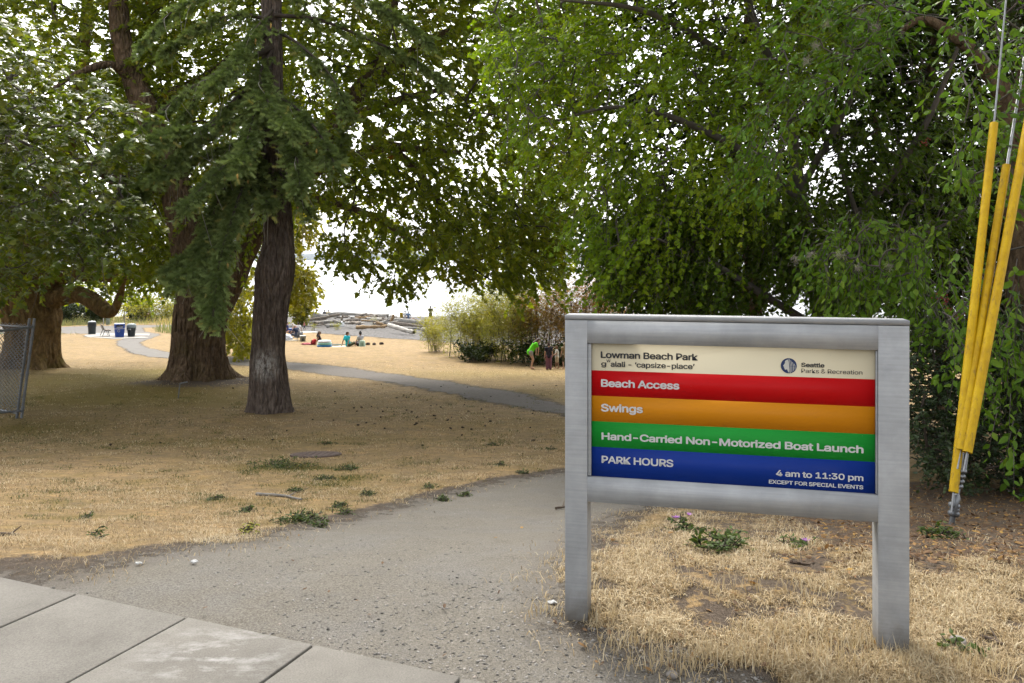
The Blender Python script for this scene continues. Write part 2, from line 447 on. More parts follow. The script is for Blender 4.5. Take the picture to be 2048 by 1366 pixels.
# old white chalk scuffs
gc = G(430, 1320)
mp = n.new('ShaderNodeMapping'); n.L.new(v, mp.inputs['Vector']); mp.inputs['Location'].default_value = (-gc[0], -gc[1], 0)
ln = n.new('ShaderNodeVectorMath', operation='LENGTH'); n.L.new(mp.outputs[0], ln.inputs[0])
fall = n.ramp(ln.outputs['Value'], [(.05, 1.0), (.42, 0.0)])
ch = n.math('MULTIPLY', fall, n.ramp(n.noise(4.5, 7, .72, n.coord('Object', (1, 2.0, 1))), [(.48, 0.0), (.66, .6)]))
c = n.mix(ch, c, (.72, .71, .69))
n.base(c, .9, 0, .2); n.bump(n.noise(150, 3, .8, v), .25, .004)
tag(link('sidewalk', me, n.m), kind='structure')

# water and far shore
n = NT('sea_water')
n.base((.03, .05, .055), .12, 0, .5)
n.bump(n.noise(1, 5, .6, n.coord('Object', (.25, .7, 1))), .35, .6)
wv = np.array([[-9000, 92, -6.25], [9000, 92, -6.25], [9000, 14000, -6.25], [-9000, 14000, -6.25]])
tag(link('water', mesh_np('water', wv, np.array([[0, 1, 2, 3]])), n.m), kind='structure')
hx = np.linspace(-5200, 5200, 420); hy = np.linspace(0, 1, 14)
HX, HT = np.meshgrid(hx, hy)
ridge = 62 + 26 * fbm(HX / 900, 0, 0, 31, 4) + 6 * noise3(HX / 60, 0, 0, 5)
ridge = ridge * np.clip((5200 - np.abs(HX)) / 900, 0, 1)
HZ = -7 + ridge * np.sin(HT * np.pi) ** .7 * (1 + .12 * fbm(HX / 120, HT * 9, 0, 8, 3))
HY = 5000 + HT * 900
hi = np.arange(HX.size).reshape(HX.shape)
hq = np.stack([hi[:-1, :-1], hi[:-1, 1:], hi[1:, 1:], hi[1:, :-1]], -1).reshape(-1, 4)
tag(link('hills', mesh_np('hills', np.stack([HX, HY, HZ], -1).reshape(-1, 3), hq), plain('far_woods', (.03, .045, .035), .95, scale=.01)), kind='structure')
# ------------------------------------------------------------------ park sign
SL = np.array([(1130 - 1024) * CAMZ / 717, F * CAMZ / 717]); SR = np.array([(1819 - 1024) * CAMZ / 790, F * CAMZ / 790])
th = math.atan2(SR[1] - SL[1], SR[0] - SL[0]); SW = float(np.linalg.norm(SR - SL))
sx = np.array([math.cos(th), math.sin(th)]); sy = np.array([-math.sin(th), math.cos(th)])
def SP(px, py, t=0.0):             # photo pixel -> (along, up) in the sign's own plane, t behind its face
    o = SL + sy * t
    dx = (px - 1024) / F
    r = np.array([dx, 1.0])
    d = (o @ sy) / (r @ sy)
    p = r * d
    return float((p - SL) @ sx), float(CAMZ + (HOR - py) / F * d)
sign = thing('park_sign', 'grey metal park sign with cream, red, orange, green and blue stripes beside the gravel path', 'sign', (SL[0], SL[1], 0), th)
n = NT('brushed_aluminium')
v = n.coord('Object')
h = n.noise(1, 5, .6, n.coord('Object', (3, 3, 90))); sm = n.noise(5, 5, .6, v); sm2 = n.noise(14, 6, .7, v)
c = n.ramp(sm, [(.3, (.34, .355, .37)), (.55, (.42, .435, .45)), (.75, (.5, .515, .53))])
c = n.mix(n.ramp(n.noise(2.2, 6, .75, v), [(.5, 0.0), (.75, .45)]), c, (.62, .64, .67))
c = n.mix(.3, c, n.ramp(h, [(.3, (.35, .35, .35)), (.7, (.7, .7, .7))]), 'OVERLAY')
zz = n.new('ShaderNodeSeparateXYZ'); n.L.new(v, zz.inputs[0])
dirt = n.math('MULTIPLY', n.ramp(n.math('ADD', zz.outputs[2], n.math('MULTIPLY', sm2, .22)), [(.1, 1.0), (.24, 0.0)]), .75)
c = n.mix(dirt, c, (.17, .145, .11))
c = n.mix(n.ramp(n.voro(9, n.coord('Object', (1, 1, .35))), [(.012, .5), (.03, 0.0)]), c, (.2, .2, .2))
n.base(c, n.ramp(sm2, [(.3, .46), (.7, .62)]), .3, .3, .72)
ALU = n.m
zt0, zt1 = SP(1130, 640)[1], SP(1818, 652)[1]
ZT = (zt0 + zt1) / 2                          # underside of the cap
DEP = .125
oL, oR = SP(1174.5, 800)[0], SP(1756.5, 800)[0]
zTop = (SP(1174, 683)[1] + SP(1757, 704)[1]) / 2
zBot = (SP(1174, 946)[1] + SP(1757, 1000)[1]) / 2
zRail = (SP(1187, 990, .02)[1] + SP(1757, 1057)[1]) / 2
MB().box((0, 0, -.3), (oL, DEP, ZT)).build('post', ALU, sign, bevel=.0016)
MB().box((oR, 0, -.3), (SW, DEP, ZT)).build('post', ALU, sign, bevel=.0016)
MB().box((oL - .0012, .0004, zTop), (oR + .0012, DEP - .0004, ZT - .0005)).build('top_rail', ALU, sign)
MB().box((oL - .0012, .0004, zRail), (oR + .0012, DEP - .0004, zBot)).build('bottom_rail', ALU, sign)
MB().box((-.001, -.001, ZT + .003), (SW + .001, DEP + .001, ZT + .022)).build('cap', plain('darkened_aluminium', (.42, .43, .44), .8, .2, .2, .15, 8), sign)  # cap colour darkened to offset the sunlight catching its top
RC = .022
pl, pr = SP(1183, 800, RC)[0], SP(1750.5, 800, RC)[0]
MB().box((oL + .0005, RC - .012, zBot + .004), (pl, RC + .01, zTop - .004)).build('edge_strip', ALU, sign, bevel=.002)
MB().box((pr, RC - .012, zBot + .004), (oR - .0005, RC + .01, zTop - .004)).build('edge_strip', ALU, sign, bevel=.002)
def enamel(name, c, rough=.38):
    n = NT(name)
    cc = n.mix(n.ramp(n.noise(3, 5, .6), [(.4, 0.0), (.8, .12)]), c, tuple(x * .8 + .05 for x in c))
    cc = n.mix(n.ramp(n.voro(17), [(.018, .7), (.028, 0.0)]), cc, (.55, .5, .45))
    n.base(cc, n.ramp(n.noise(9, 4), [(.3, rough - .06), (.7, rough + .1)]), 0, .1, .68)
    return n.m
panel = MB().box((pl, RC, zBot + .0005), (pr, RC + .03, zTop - .0005)).build('panel', enamel('cream_enamel', (.78, .70, .50)), sign)
rowsY = [(736, 763.5), (785, 820), (834, 877), (883.5, 934)]
zs = [(SP(1183, a, RC)[1] + SP(1750, b, RC)[1]) / 2 for a, b in rowsY] + [zBot + .001]
for k, (nm, c) in enumerate([('red', (.56, .004, .006)), ('orange', (.64, .24, .006)), ('green', (.012, .30, .035)), ('blue', (.006, .035, .26))]):
    s = MB().box((pl + .0004, RC - .0012, zs[k + 1] + (.0 if k == 3 else .0)), (pr - .0004, RC - .0002, zs[k])).build('stripe', enamel(nm + '_enamel', c), panel)
    s['label'] = nm + ' stripe of the sign panel'
INK = plain('dark_ink', (.03, .035, .045), .5, var=.05); WHITE = plain('white_vinyl', (.82, .83, .84), .45, var=.04)
NAVY = plain('navy_vinyl', (.02, .05, .17), .5, var=.05)
import os
SANS = None
try:                                # the sans serif that ships inside Blender; its built-in face otherwise
    SANS = bpy.data.fonts.load(os.path.join(bpy.utils.system_resource('DATAFILES'), 'fonts', 'Inter.woff2'))
except Exception:
    SANS = None
def text(s, l, r, cap, m, bold=.0, what='lettering', ch='H', lift=.002):
    """l, r: photo pixels of the baseline's two ends; cap: pixel row of the cap line over l"""
    (a, za), (b, zb) = SP(*l, RC), SP(*r, RC)
    hcap = SP(l[0], cap, RC)[1] - za
    cu = bpy.data.curves.new('lettering', 'FONT'); cu.body = s; cu.font = SANS or cu.font; cu.size = 1.0; cu.resolution_u = 3
    cu.space_character = .95
    o = bpy.data.objects.new('lettering', cu); COL.objects.link(o)
    me = bpy.data.meshes.new_from_object(o.evaluated_get(bpy.context.evaluated_depsgraph_get()))
    bpy.data.objects.remove(o)
    co = np.zeros(len(me.vertices) * 3, np.float32); me.vertices.foreach_get('co', co); co = co.reshape(-1, 3)
    x0, x1 = co[:, 0].min(), co[:, 0].max()
    sc = 1.1 * hcap / (.727 + (bold * .9))
    V = np.zeros_like(co)
    V[:, 0] = a + (co[:, 0] - x0) / (x1 - x0) * (b - a)
    V[:, 2] = (za + zb) / 2 + co[:, 1] * sc
    V[:, 1] = RC - lift
    nf = [np.array([p.vertices[:] for p in me.polygons if len(p.vertices) == q_]) for q_ in (3, 4)]
    ng = [list(p.vertices) for p in me.polygons if len(p.vertices) > 4]
    mb = MB(); ks = [(0, 0)] + ([(-1, 0), (1, 0), (0, .8), (0, -.8), (.7, .6), (-.7, .6), (.7, -.6), (-.7, -.6)] if bold else [])
    for q_, (ox, oz) in enumerate(ks):       # heavier strokes: copies a hair apart, each on its own layer
        W_ = V + np.array([ox * bold * sc, -q_ * .00005, oz * bold * sc])
        mb.add(W_, *[f for f in nf if len(f)], *[[f] for f in ng])
    bpy.data.meshes.remove(me)
    return mb.build(what, m, panel)
B = .027
text('Lowman Beach Park', (1202, 715), (1395, 720.5), 699, INK, B)
text('g', (1202.6, 731.5), (1212, 731.8), 719.5, INK, B * .6)
text('w', (1212.5, 724), (1221, 724.3), 714.5, INK, 0)
text('alali - \u2018capsize-place\u2019', (1221.5, 732.2), (1389, 738.8), 719, INK, B * .7)
text('Beach Access', (1203, 772), (1358, 779), 753.5, WHITE, B * 1.2)
text('Swings', (1203, 822), (1285, 825.5), 803, WHITE, B * 1.2)
text('Hand-Carried Non-Motorized Boat Launch', (1204, 870), (1726, 914.5), 852.5, WHITE, B * 1.2)
text('PARK HOURS', (1204, 923), (1346, 935.5), 905, WHITE, B)
text('4 am to 11:30 pm', (1552.5, 949), (1726, 963.8), 934, WHITE, B)
text('EXCEPT FOR SPECIAL EVENTS', (1538, 965), (1726, 979.5), 955.5, WHITE, B)
text('Seattle', (1602.7, 732.8), (1648.5, 735.2), 722.3, INK, B)
text('Parks & Recreation', (1602.7, 744.6), (1724.7, 749.8), 734, INK, 0)
# round emblem: profile with a feathered headdress of stripes
lc, lr = SP(1577.5, 731.3, RC), .5 * (SP(1593.5, 732, RC)[0] - SP(1561.5, 731, RC)[0])
def flat(polys, lift):
    mb = MB()
    for p in polys:
        p = np.array(p, float)
        V = np.stack([lc[0] + p[:, 0] * lr, np.full(len(p), RC - lift), lc[1] + p[:, 1] * lr], 1)
        mb.add(V, [list(range(len(p)))])
    return mb
a = np.linspace(0, 2 * np.pi, 40, endpoint=False)
emb = flat([np.stack([np.cos(a), np.sin(a)], 1)], .002).build('emblem', NAVY, panel)
face = [(-.10, .82), (-.38, .70), (-.50, .48), (-.46, .38), (-.62, .10), (-.72, -.06), (-.58, -.14), (-.62, -.26), (-.52, -.34), (-.56, -.46), (-.40, -.54), (-.22, -.46), (-.16, -.62), (.02, -.97), (.08, -.6), (.05, -.1), (.02, .3), (-.02, .6)]
strp = []
for k in range(4):
    x = .12 + k * .2
    top = [(x - .15 + .02 * k, .93 - .22 * k), (x - .05, .55 - .12 * k), (x + .02, .1 - .04 * k), (x + .02, -.05)]
    strp.append([(p[0], p[1]) for p in top] + [(p[0] + .075, p[1] + .0) for p in top[::-1]])
    yb = -.95 + .16 * k
    strp.append([(x + .02, -.08), (x + .02, yb), (x + .095, yb), (x + .095, -.08)])
flat([face] + strp, .003).build('emblem_profile', plain('pale_vinyl', (.78, .78, .72), .5, var=.03), panel)

# ------------------------------------------------------------------ pole guy wires with yellow guards
YEL = NT('yellow_plastic')
v = YEL.coord()
c = YEL.ramp(YEL.noise(7, 6, .7, v), [(.3, (.50, .29, .003)), (.6, (.68, .44, .004)), (.8, (.72, .49, .012))])
c = YEL.mix(YEL.ramp(YEL.noise(1, 4, .7, YEL.coord('Object', (40, 40, 3))), [(.55, 0.0), (.7, .6)]), c, (.2, .13, .04))
YEL.base(c, .5, 0, .2, .66); YEL = YEL.m
GALV = plain('galvanised_steel', (.33, .35, .37), .45, .7, .5, .25, 20)
CAB = plain('steel_cable', (.42, .43, .44), .4, .8, .5, .15, 30)
AB = GS(1903, 1047)
dA = AB[1]
anchor = thing('guy_anchor', 'galvanised ground anchor rod with bolted clamps where the yellow guards meet', 'anchor', AB)
def L_(px, py, d): return P(px, py, d) - AB
a0, a1 = L_(1901, 1062, dA), L_(1909, 1012, dA)
MB().tube([a0, a1], .020, 10).build('rod', GALV, anchor, True)
mb = MB()
for sx_, sy_ in ((1903, 1010), (1902, 1026), (1913, 1028), (1914, 1012)):
    mb.ball(L_(sx_, sy_, dA - .02), (.022, .03, .026), 8, 6)
mb.tube([L_(1900, 1018, dA - .03), L_(1918, 1020, dA - .03)], .012, 8)
mb.build('clamp', GALV, anchor, True)
mb = MB(); mb.tube([L_(1908, 1030, dA - .03), L_(1911, 1010, dA - .03), L_(1913, 996, dA - .02), L_(1914, 990, dA)], [.014, .02, .03, .02], 10)
mb.build('shackle', GALV, anchor, True)
mb = MB()
mb.tube([L_(1912, 1002, dA), L_(1920, 965, dA + .05), L_(1925, 940, dA + .05)], .016, 8)
for k in range(4): mb.ball(L_(1918 + k * 2.4, 972 - k * 10, dA), (.032, .035, .02), 8, 6)
mb.tube([L_(1922, 942, dA), L_(1927, 905, dA + .1)], .008, 6); mb.tube([L_(1931, 938, dA), L_(1936, 902, dA + .1)], .008, 6); mb.tube([L_(1921, 940, dA), L_(1932, 940, dA)], .012, 6)
mb.build('turnbuckle', GALV, anchor, True)
def guy(label, lo, hi, wire_hi, dlo, dhi, dw, r):
    p0, p1, p2 = P(*lo, dlo), P(*hi, dhi), P(*wire_hi, dw)
    t = thing('guy_wire', label, 'guy wire', p0, group='guy wires of the utility pole')
    m = p0 * .5 + p1 * .5 + np.array([0, 0, -.012])
    pts = spline([p0, m, p1], 12) - p0
    V, Q, _ = tube_np(pts, r, 14)
    mb = MB(); mb.add(V, Q)
    V2, Q2, _ = tube_np(pts, r * .8, 14); mb.add(V2, Q2[:, ::-1])
    i = np.arange(14); j = (i + 1) % 14
    for k in (0, 11 * 14):
        mb.add(np.vstack([V[k:k + 14], V2[k:k + 14]]), np.stack([i, j, j + 14, i + 14], 1))
    mb.build('guard', YEL, t, True)
    d = (p2 - p1)
    MB().tube([-.15 * (p1 - p0) / np.linalg.norm(p1 - p0), p1 - p0, p2 - p0, p2 - p0 + d * 1.2], .0085, 6).build('cable', CAB, t, True)
    if dw == 8.35:
        MB().tube([p1 - p0 + (.012, 0, 0), p2 - p0 + (.016, 0, 0), p2 - p0 + d * 1.2 + (.03, 0, 0)], .0075, 6).build('cable', CAB, t, True)
guy('yellow guard on a steel guy wire, leftmost and reaching lowest of the three', (1907, 985), (1988, 247), (2012, 0), dA - .04, dA + .9, dA + 1.2, .034)
guy('yellow guard on a double steel guy wire, between the other two yellow guards', (1921, 900), (2013, 331), (2047, 118), dA + .03, dA + .8, 8.35, .034)
guy('yellow guard on a guy wire, rightmost of three and leaning out of the picture', (1934, 905), (2062, 215), (2110, -20), dA, dA + .85, dA + 1.15, .037)

# ------------------------------------------------------------------ temporary chain link fence panels
FP = GS(36, 841); fd = FP[1]
FENCE_M = plain('galvanised_pipe', (.30, .33, .37), .5, .55, .5, .2, 9)
def fence_panel(label, d_off, ptop, pbot, ltop, lbot, dl, px_off):
    root = thing('fence_panel', label, 'fence', FP, group='chain link fence panels by the tree')
    T, Bp = P(ptop[0] + px_off, ptop[1], fd + d_off) - FP, P(pbot[0] + px_off, pbot[1], fd + d_off) - FP
    LT, LB = P(*ltop, dl) - FP, P(*lbot, dl) - FP
    MB().tube([T, Bp], .026, 12).build('pipe_post', FENCE_M, root, True)
    MB().tube([LT, LB], .026, 12).build('pipe_post', FENCE_M, root, True)
    a = .085; b = .93
    tr = [T + (Bp - T) * a, LT + (LB - LT) * a]; br = [T + (Bp - T) * b, LT + (LB - LT) * b]
    MB().tube(tr, .022, 10).build('rail', FENCE_M, root, True); MB().tube(br, .022, 10).build('rail', FENCE_M, root, True)
    mb = MB(); N = 32; M_ = 21; w = .005
    def pt(u, v): return (tr[0] * (1 - u) + tr[1] * u) * (1 - v) + (br[0] * (1 - u) + br[1] * u) * v
    for s in (1, -1):
        for k in range(-M_, N + M_):
            u0, v0 = k / N, -.035; L = M_ / N * 1.07; u1, v1 = u0 + s * L, 1.0
            if s < 0: u0, u1 = u0 + 0, u1
            lo, hi = (0, 1)
            ts = [(0 - u0) / (u1 - u0), (1 - u0) / (u1 - u0)]
            t0, t1 = max(0, min(ts)), min(1, max(ts))
            if t1 - t0 < .01: continue
            A = pt(u0 + (u1 - u0) * t0, v0 + (v1 - v0) * t0); B_ = pt(u0 + (u1 - u0) * t1, v0 + (v1 - v0) * t1)
            mb.tube([A, B_], w, 3, cap=False)
    mb.build('chain_link_mesh', FENCE_M, root)
    for q in (.2, .55, .9):
        c = T + (Bp - T) * q; mb = MB().tube([c - (T - Bp) / np.linalg.norm(T - Bp) * .03, c + (T - Bp) / np.linalg.norm(T - Bp) * .03], .033, 12)
        mb.build('clamp_band', FENCE_M, root, True)
fence_panel('leaning grey chain link fence panel running away behind the other panel', .06, (62, 637), (36, 841), (-150, 626), (-170, 800), fd + 4.0, -3)
fence_panel('leaning grey chain link fence panel coming forward, in front of the other', -.03, (67, 637), (41, 836), (-150, 665), (-180, 850), fd - 2.4, 2)

# ------------------------------------------------------------------ small ground things
mh = G(632, 908)
mhs = thing('manhole_cover', 'flat round rusty manhole cover set in the dry grass', 'manhole', (mh[0], mh[1], float(sample_z(mh[0], mh[1])) + .004))
RUST = NT('rusty_iron'); RUST.base(RUST.ramp(RUST.noise(9, 6, .7), [(.3, (.16, .115, .1)), (.7, (.27, .2, .175))]), .85, .1, .2); RUST.bump(RUST.noise(30, 4), .6, .02); RUST = RUST.m
def slope_at(x, y): return math.atan(float(sample_z(x, y + .3) - sample_z(x, y - .3)) / .6)
cov = MB(); cov.tube([(0, 0, -.03), (0, 0, .024)], .335, 40)
for k in range(6):
    for j in range(6):
        x, y = (k - 2.5) * .09, (j - 2.5) * .09
        if x * x + y * y < .085: cov.box((x - .018, y - .018, .024), (x + .018, y + .018, .0268))
o = cov.build('lid', RUST, mhs)
V, Q, _ = tube_np([(0, 0, -.03), (0, 0, .02)], .375, 40); V2, Q2, _ = tube_np([(0, 0, -.03), (0, 0, .02)], .342, 40)
mb = MB(); mb.add(V, Q); mb.add(V2, Q2[:, ::-1]); i = np.arange(40); j = (i + 1) % 40
mb.add(np.vstack([V[40:], V2[40:]]), np.stack([i, j, j + 40, i + 40], 1)); mb.build('rim', RUST, mhs)
mhs.rotation_euler = (slope_at(mh[0], mh[1]), 0, 0)

def bent_stick(name, label, a, b, r, m, wob=.02):
    A, B_ = GS(*a), GS(*b)
    base = (A + B_) / 2
    pts = np.linspace(A, B_, 9)
    pts += rng.normal(0, wob, pts.shape) * np.array([1, 1, .15]); pts[:, 2] = sample_z(pts[:, 0], pts[:, 1]) + r * .9
    mb = MB().tube(pts - base, np.linspace(r, r * .55, 9), 8)
    mid = pts[5] - base; mb.tube([mid, mid + (pts[7] - pts[5]) * .6 + np.array([.0, .08, .03])], [r * .5, r * .2], 6)
    return tag(mb.build(name, m, None, True, loc=base), label, 'stick')
GREYW = plain('grey_deadwood', (.30, .28, .25), .9, var=.3, scale=12); BRNW = plain('brown_deadwood', (.12, .085, .06), .9, var=.3, scale=12)
bent_stick('dead_branch', 'long pale grey dead stick lying in the dry lawn', (512, 992), (612, 1000), .018, GREYW)
bent_stick('dead_branch', 'short dark thick stick lying in the dry grass right of the sign', (1962, 1277), (2012, 1293), .011, BRNW, .004)
bent_stick('dead_branch', 'short dark brown stick at the left picture edge on pale lawn', (-5, 1074), (36, 1071), .014, BRNW, .006)
bent_stick('dead_branch', 'thin dark brown stick in the dry grass under the sign', (1578, 1124), (1622, 1131), .009, BRNW, .005)
bent_stick('dead_branch', 'thin black stick on the gravel next to the left sign post', (1112, 1019), (1134, 1015), .012, BRNW, .006)
sp = GS(356, 798)
mb = MB().tube([(0, 0, -.05), (.05, 0, .38)], .016, 8).tube([(.05, 0, .38), (.24, 0, .42)], .016, 8)
tag(mb.build('hose_stake', GALV, None, True, loc=sp), 'bent grey metal standpipe at the foot of the wide middle trunk', 'pipe')
lit_m = plain('white_paper', (.8, .8, .78), .7, var=.05)
for (px, py, s, lab) in [(1105, 1207, .02, 'white scrap of litter on the gravel left of the sign post'), (278, 1128, .017, 'small white scrap of litter on the gravel edge, left of a similar scrap'), (388, 1127, .019, 'small white scrap of litter on the gravel edge, right of a similar scrap')]:
    g = GS(px, py); bm = bmesh.new(); bmesh.ops.create_icosphere(bm, subdivisions=2, radius=s)
    for vv in bm.verts: vv.co = Vector((vv.co.x * (1 + .3 * rnd.random()), vv.co.y * .7, vv.co.z * .3 + .5 * s * rnd.random()))
    me = bpy.data.meshes.new('paper_scrap'); bm.to_mesh(me); bm.free()
    tag(link('paper_scrap', me, lit_m, None, (g[0], g[1], g[2] + .004)), lab, 'litter', 'white litter scraps')
for (px, py, s, lab) in [(1915, 1292, .035, 'pale round stone in the dry grass right of the sign post'), (1345, 1352, .022, 'small grey stone on bare soil below the sign')]:
    g = GS(px, py); bm = bmesh.new(); bmesh.ops.create_icosphere(bm, subdivisions=3, radius=s)
    for vv in bm.verts: vv.co *= 1 + .18 * float(noise3(vv.co.x * 40, vv.co.y * 40, vv.co.z * 40, int(px)))
    for vv in bm.verts: vv.co.z *= .7
    me = bpy.data.meshes.new('stone'); bm.to_mesh(me); bm.free()
    tag(link('stone', me, plain('stone', (.34, .31, .28), .9, var=.3, scale=30), None, (g[0], g[1], g[2] + s * .35)), lab, 'stone')

# ------------------------------------------------------------------ bins, bench, pad
gb = G(240, 674)
pxm = gb[1] / F                                # metres per photo pixel at the bins
pad = MB(); gp = polyW([(168, 671), (186, 667), (300, 668), (296, 676), (230, 677.5), (176, 676)])
zp = float(sample_z(gb[0], gb[1]))
k = len(gp); V = np.vstack([np.column_stack([gp, sample_z(gp[:, 0], gp[:, 1]) + .03]), np.column_stack([gp, sample_z(gp[:, 0], gp[:, 1]) - .2])])
pad.add(V, [list(range(k))]); pad.add(V, [[i, i + k, (i + 1) % k + k, (i + 1) % k] for i in range(k)])
tag(pad.build('concrete_pad', plain('pad_concrete', (.45, .42, .37), .9), None), kind='structure')
def slabr(mb, z0, z1, a0, a1, n=24, p=6.0):
    """rounded-square tapering body; a0,a1 half sizes (x,y) at z0,z1"""
    t = np.linspace(0, 2 * np.pi, n, endpoint=False)
    sq = np.stack([np.sign(np.cos(t)) * np.abs(np.cos(t)) ** (2 / p), np.sign(np.sin(t)) * np.abs(np.sin(t)) ** (2 / p)], 1)
    V = np.vstack([np.column_stack([sq * a0, np.full(n, z0)]), np.column_stack([sq * a1, np.full(n, z1)])])
    i = np.arange(n); j = (i + 1) % n
    mb.add(V, np.stack([i, j, j + n, i + n], 1)); mb.add(V[:n], [list(range(n))[::-1]]); mb.add(V[n:], [list(range(n))])
    return mb
def at(px, py): g = GS(px, py); return (g[0], g[1], g[2] + .03)
BLUE = plain('blue_plastic', (.025, .085, .42), .45, var=.12); DBLUE = plain('dark_slot', (.01, .012, .03), .6)
DARKP = plain('charcoal_plastic', (.032, .042, .046), .5, var=.2); LIDG = plain('grey_green_plastic', (.30, .36, .37), .5, var=.1); BAG = plain('white_bag_film', (.7, .72, .75), .4)
t = thing('recycling_bin', 'blue recycling bin with white bag rim between the bench and the grey bin', 'bin', at(239, 675), math.radians(28))
slabr(MB(), 0, .62, (.30, .26), (.36, .31)).build('body', BLUE, t)
slabr(MB(), .62, .66, (.375, .325), (.375, .325)).build('bag_rim', BAG, t)
hd = slabr(MB(), .66, 1.0, (.365, .315), (.37, .32)).build('lid', BLUE, t)
slabr(MB(), 1.0, 1.03, (.36, .31), (.3, .25)).build('lid_top', plain('pale_blue_plastic', (.3, .4, .6), .5), hd)
MB().box((-.24, -.335, .78), (.22, -.30, .93)).build('slot', DBLUE, hd); MB().box((-.2, -.35, .74), (.24, -.322, .785)).build('flap', BAG, hd)
V, Q, _ = tube_np(np.array([[-.06 + .085 * math.cos(q), -.318 - .012, .48 + .085 * math.sin(q)] for q in np.linspace(.4, 6.0, 14)]), .017, 5)
MB().add(V, Q).build('recycling_mark', BAG, t)
t = thing('trash_bin', 'round charcoal trash bin with pale grey domed lid, right of the blue bin', 'bin', at(262, 674))
t.location.x += 0.03
a = np.linspace(0, 1, 7)
MB().tube([(0, 0, 0), (0, 0, .62)], [.25, .31], 20).build('body', DARKP, t, True)
b_ = MB().tube([(0, 0, .56), (0, 0, .66)], [.335, .335], 20).build('collar', DARKP, t)
MB().box((-.05, -.37, .5), (.0, -.335, .6)).build('bag_knot', BAG, t); MB().box((.06, -.37, .49), (.12, -.335, .59)).build('bag_knot', BAG, t)
for s in (-1, 1): MB().tube([(s * .32, 0, .52), (s * .39, 0, .5), (s * .33, 0, .44)], .022, 6).build('handle', DARKP, t)
MB().tube([(0, 0, z) for z in (.66, .8, .9, .95, .965)], [.34, .345, .31, .2, .03], 20).build('lid', LIDG, t, True)
t = thing('trash_bin', 'tall dark dome topped trash bin behind the wooden bench', 'bin', at(184, 669.5))
MB().tube([(0, 0, 0), (0, 0, .72)], [.27, .30], 20).build('body', DARKP, t, True)
MB().tube([(0, 0, .7), (0, 0, .78)], [.34, .34], 20).build('collar', DARKP, t)
MB().tube([(0, 0, z) for z in (.78, 1.0, 1.1, 1.16, 1.175)], [.325, .325, .29, .18, .03], 20).build('lid', plain('black_plastic', (.02, .024, .028), .5), t, True)
MB().tube([(0, 0, z) for z in (1.095, 1.15, 1.182)], [.30, .2, .03], 20).build('lid_top', LIDG, t, True)
bench = thing('park_bench', 'weathered wooden park bench with steel legs facing the water on the pad', 'bench', at(206, 673.5), math.radians(-58))
WOOD = plain('weathered_slats', (.24, .19, .15), .85, var=.25, scale=9); STL = plain('grey_green_steel', (.2, .25, .25), .5, .4)
mb = MB()
for k in range(3): mb.box((-.9, .05 + k * .15, .43), (.9, .17 + k * .15, .465))
mb.build('seat', WOOD, bench)
mb = MB()
for k in range(3):
    z = .53 + k * .12; mb.box((-.9, -.02 - k * .035 - .03, z), (.9, -.02 - k * .035, z + .1))
mb.build('backrest', WOOD, bench)
for x in (-.72, .72):
    MB().tube([(x, .38, -.02), (x, .3, .42)], .026, 8).build('leg', STL, bench); MB().tube([(x, -.12, -.02), (x, .06, .42), (x, -.1, .86)], .026, 8).build('leg', STL, bench)
    MB().tube([(x, .0, .42), (x, .48, .42)], .024, 8).build('seat_bracket', STL, bench)
# ------------------------------------------------------------------ foliage tools
def basis(x, z):
    """rotation matrices (N,3,3) whose columns are x, y, z; x kept, z made orthogonal"""
    x = x / (np.linalg.norm(x, axis=1)[:, None] + 1e-9)
    z = z - (z * x).sum(1)[:, None] * x
    z = z / (np.linalg.norm(z, axis=1)[:, None] + 1e-9)
    y = np.cross(z, x)
    return np.stack([x, y, z], 2)
def instances(tv, tf, pos, R, s):
    tv = np.asarray(tv, float); tf = np.asarray(tf, int)
    V = np.einsum('nij,vj->nvi', R, tv) * np.asarray(s)[:, None, None] + pos[:, None]
    Fc = tf[None] + (np.arange(len(pos)) * len(tv))[:, None, None]
    return V.reshape(-1, 3), Fc.reshape(-1, tf.shape[1])
def lobed():
    # palmate leaf of five lobes, folded a little on its midrib; x is its axis
    o = [(0, 0), (.05, .16), (-.06, .40), (.22, .30), (.30, .52), (.52, .24), (.62, .27), (1.0, 0), (.62, -.27), (.52, -.24), (.30, -.52), (.22, -.30), (-.06, -.40), (.05, -.16)]
    v = [(x, y, -.28 * abs(y) - .12 * x * x) for x, y in o] + [(.3, 0, .03)]
    c = len(o)
    return np.array(v), np.array([[c, i, (i + 1) % c] for i in range(c)])
def ovate():
    v = [(0, 0, 0), (.3, .24, -.06), (.65, .2, -.1), (1, 0, -.16), (.65, -.2, -.1), (.3, -.24, -.06), (.5, 0, .02)]
    return np.array(v), np.array([[6, i, (i + 1) % 6] for i in range(6)])
def slim():
    v = [(0, 0, 0), (.4, .1, -.02), (1, 0, -.12), (.4, -.1, -.02)]
    return np.array(v), np.array([[0, 1, 2], [0, 2, 3]])
def sprig():
    V, T = [], []
    n = 9
    for k in range(n):
        x = .05 + .95 * k / n
        for a in (0, 70, 180, 250) if k % 2 else (35, 110, 215, 320):
            a = math.radians(a + 11 * k); L = .42 * (1 - .4 * k / n)
            c, s_ = math.cos(a), math.sin(a) * .75
            b = len(V)
            V += [(x - .05, 0, 0), (x + .05, 0, 0), (x + .14, c * L, s_ * L + .02)]
            T.append((b, b + 1, b + 2))
    b = len(V); V += [(0, .02, 0), (0, -.02, 0), (1.05, 0, 0)]; T.append((b, b + 1, b + 2))
    return np.array(V), np.array(T)
TEMPL = dict(lobed=lobed(), ovate=ovate(), slim=slim(), sprig=sprig())

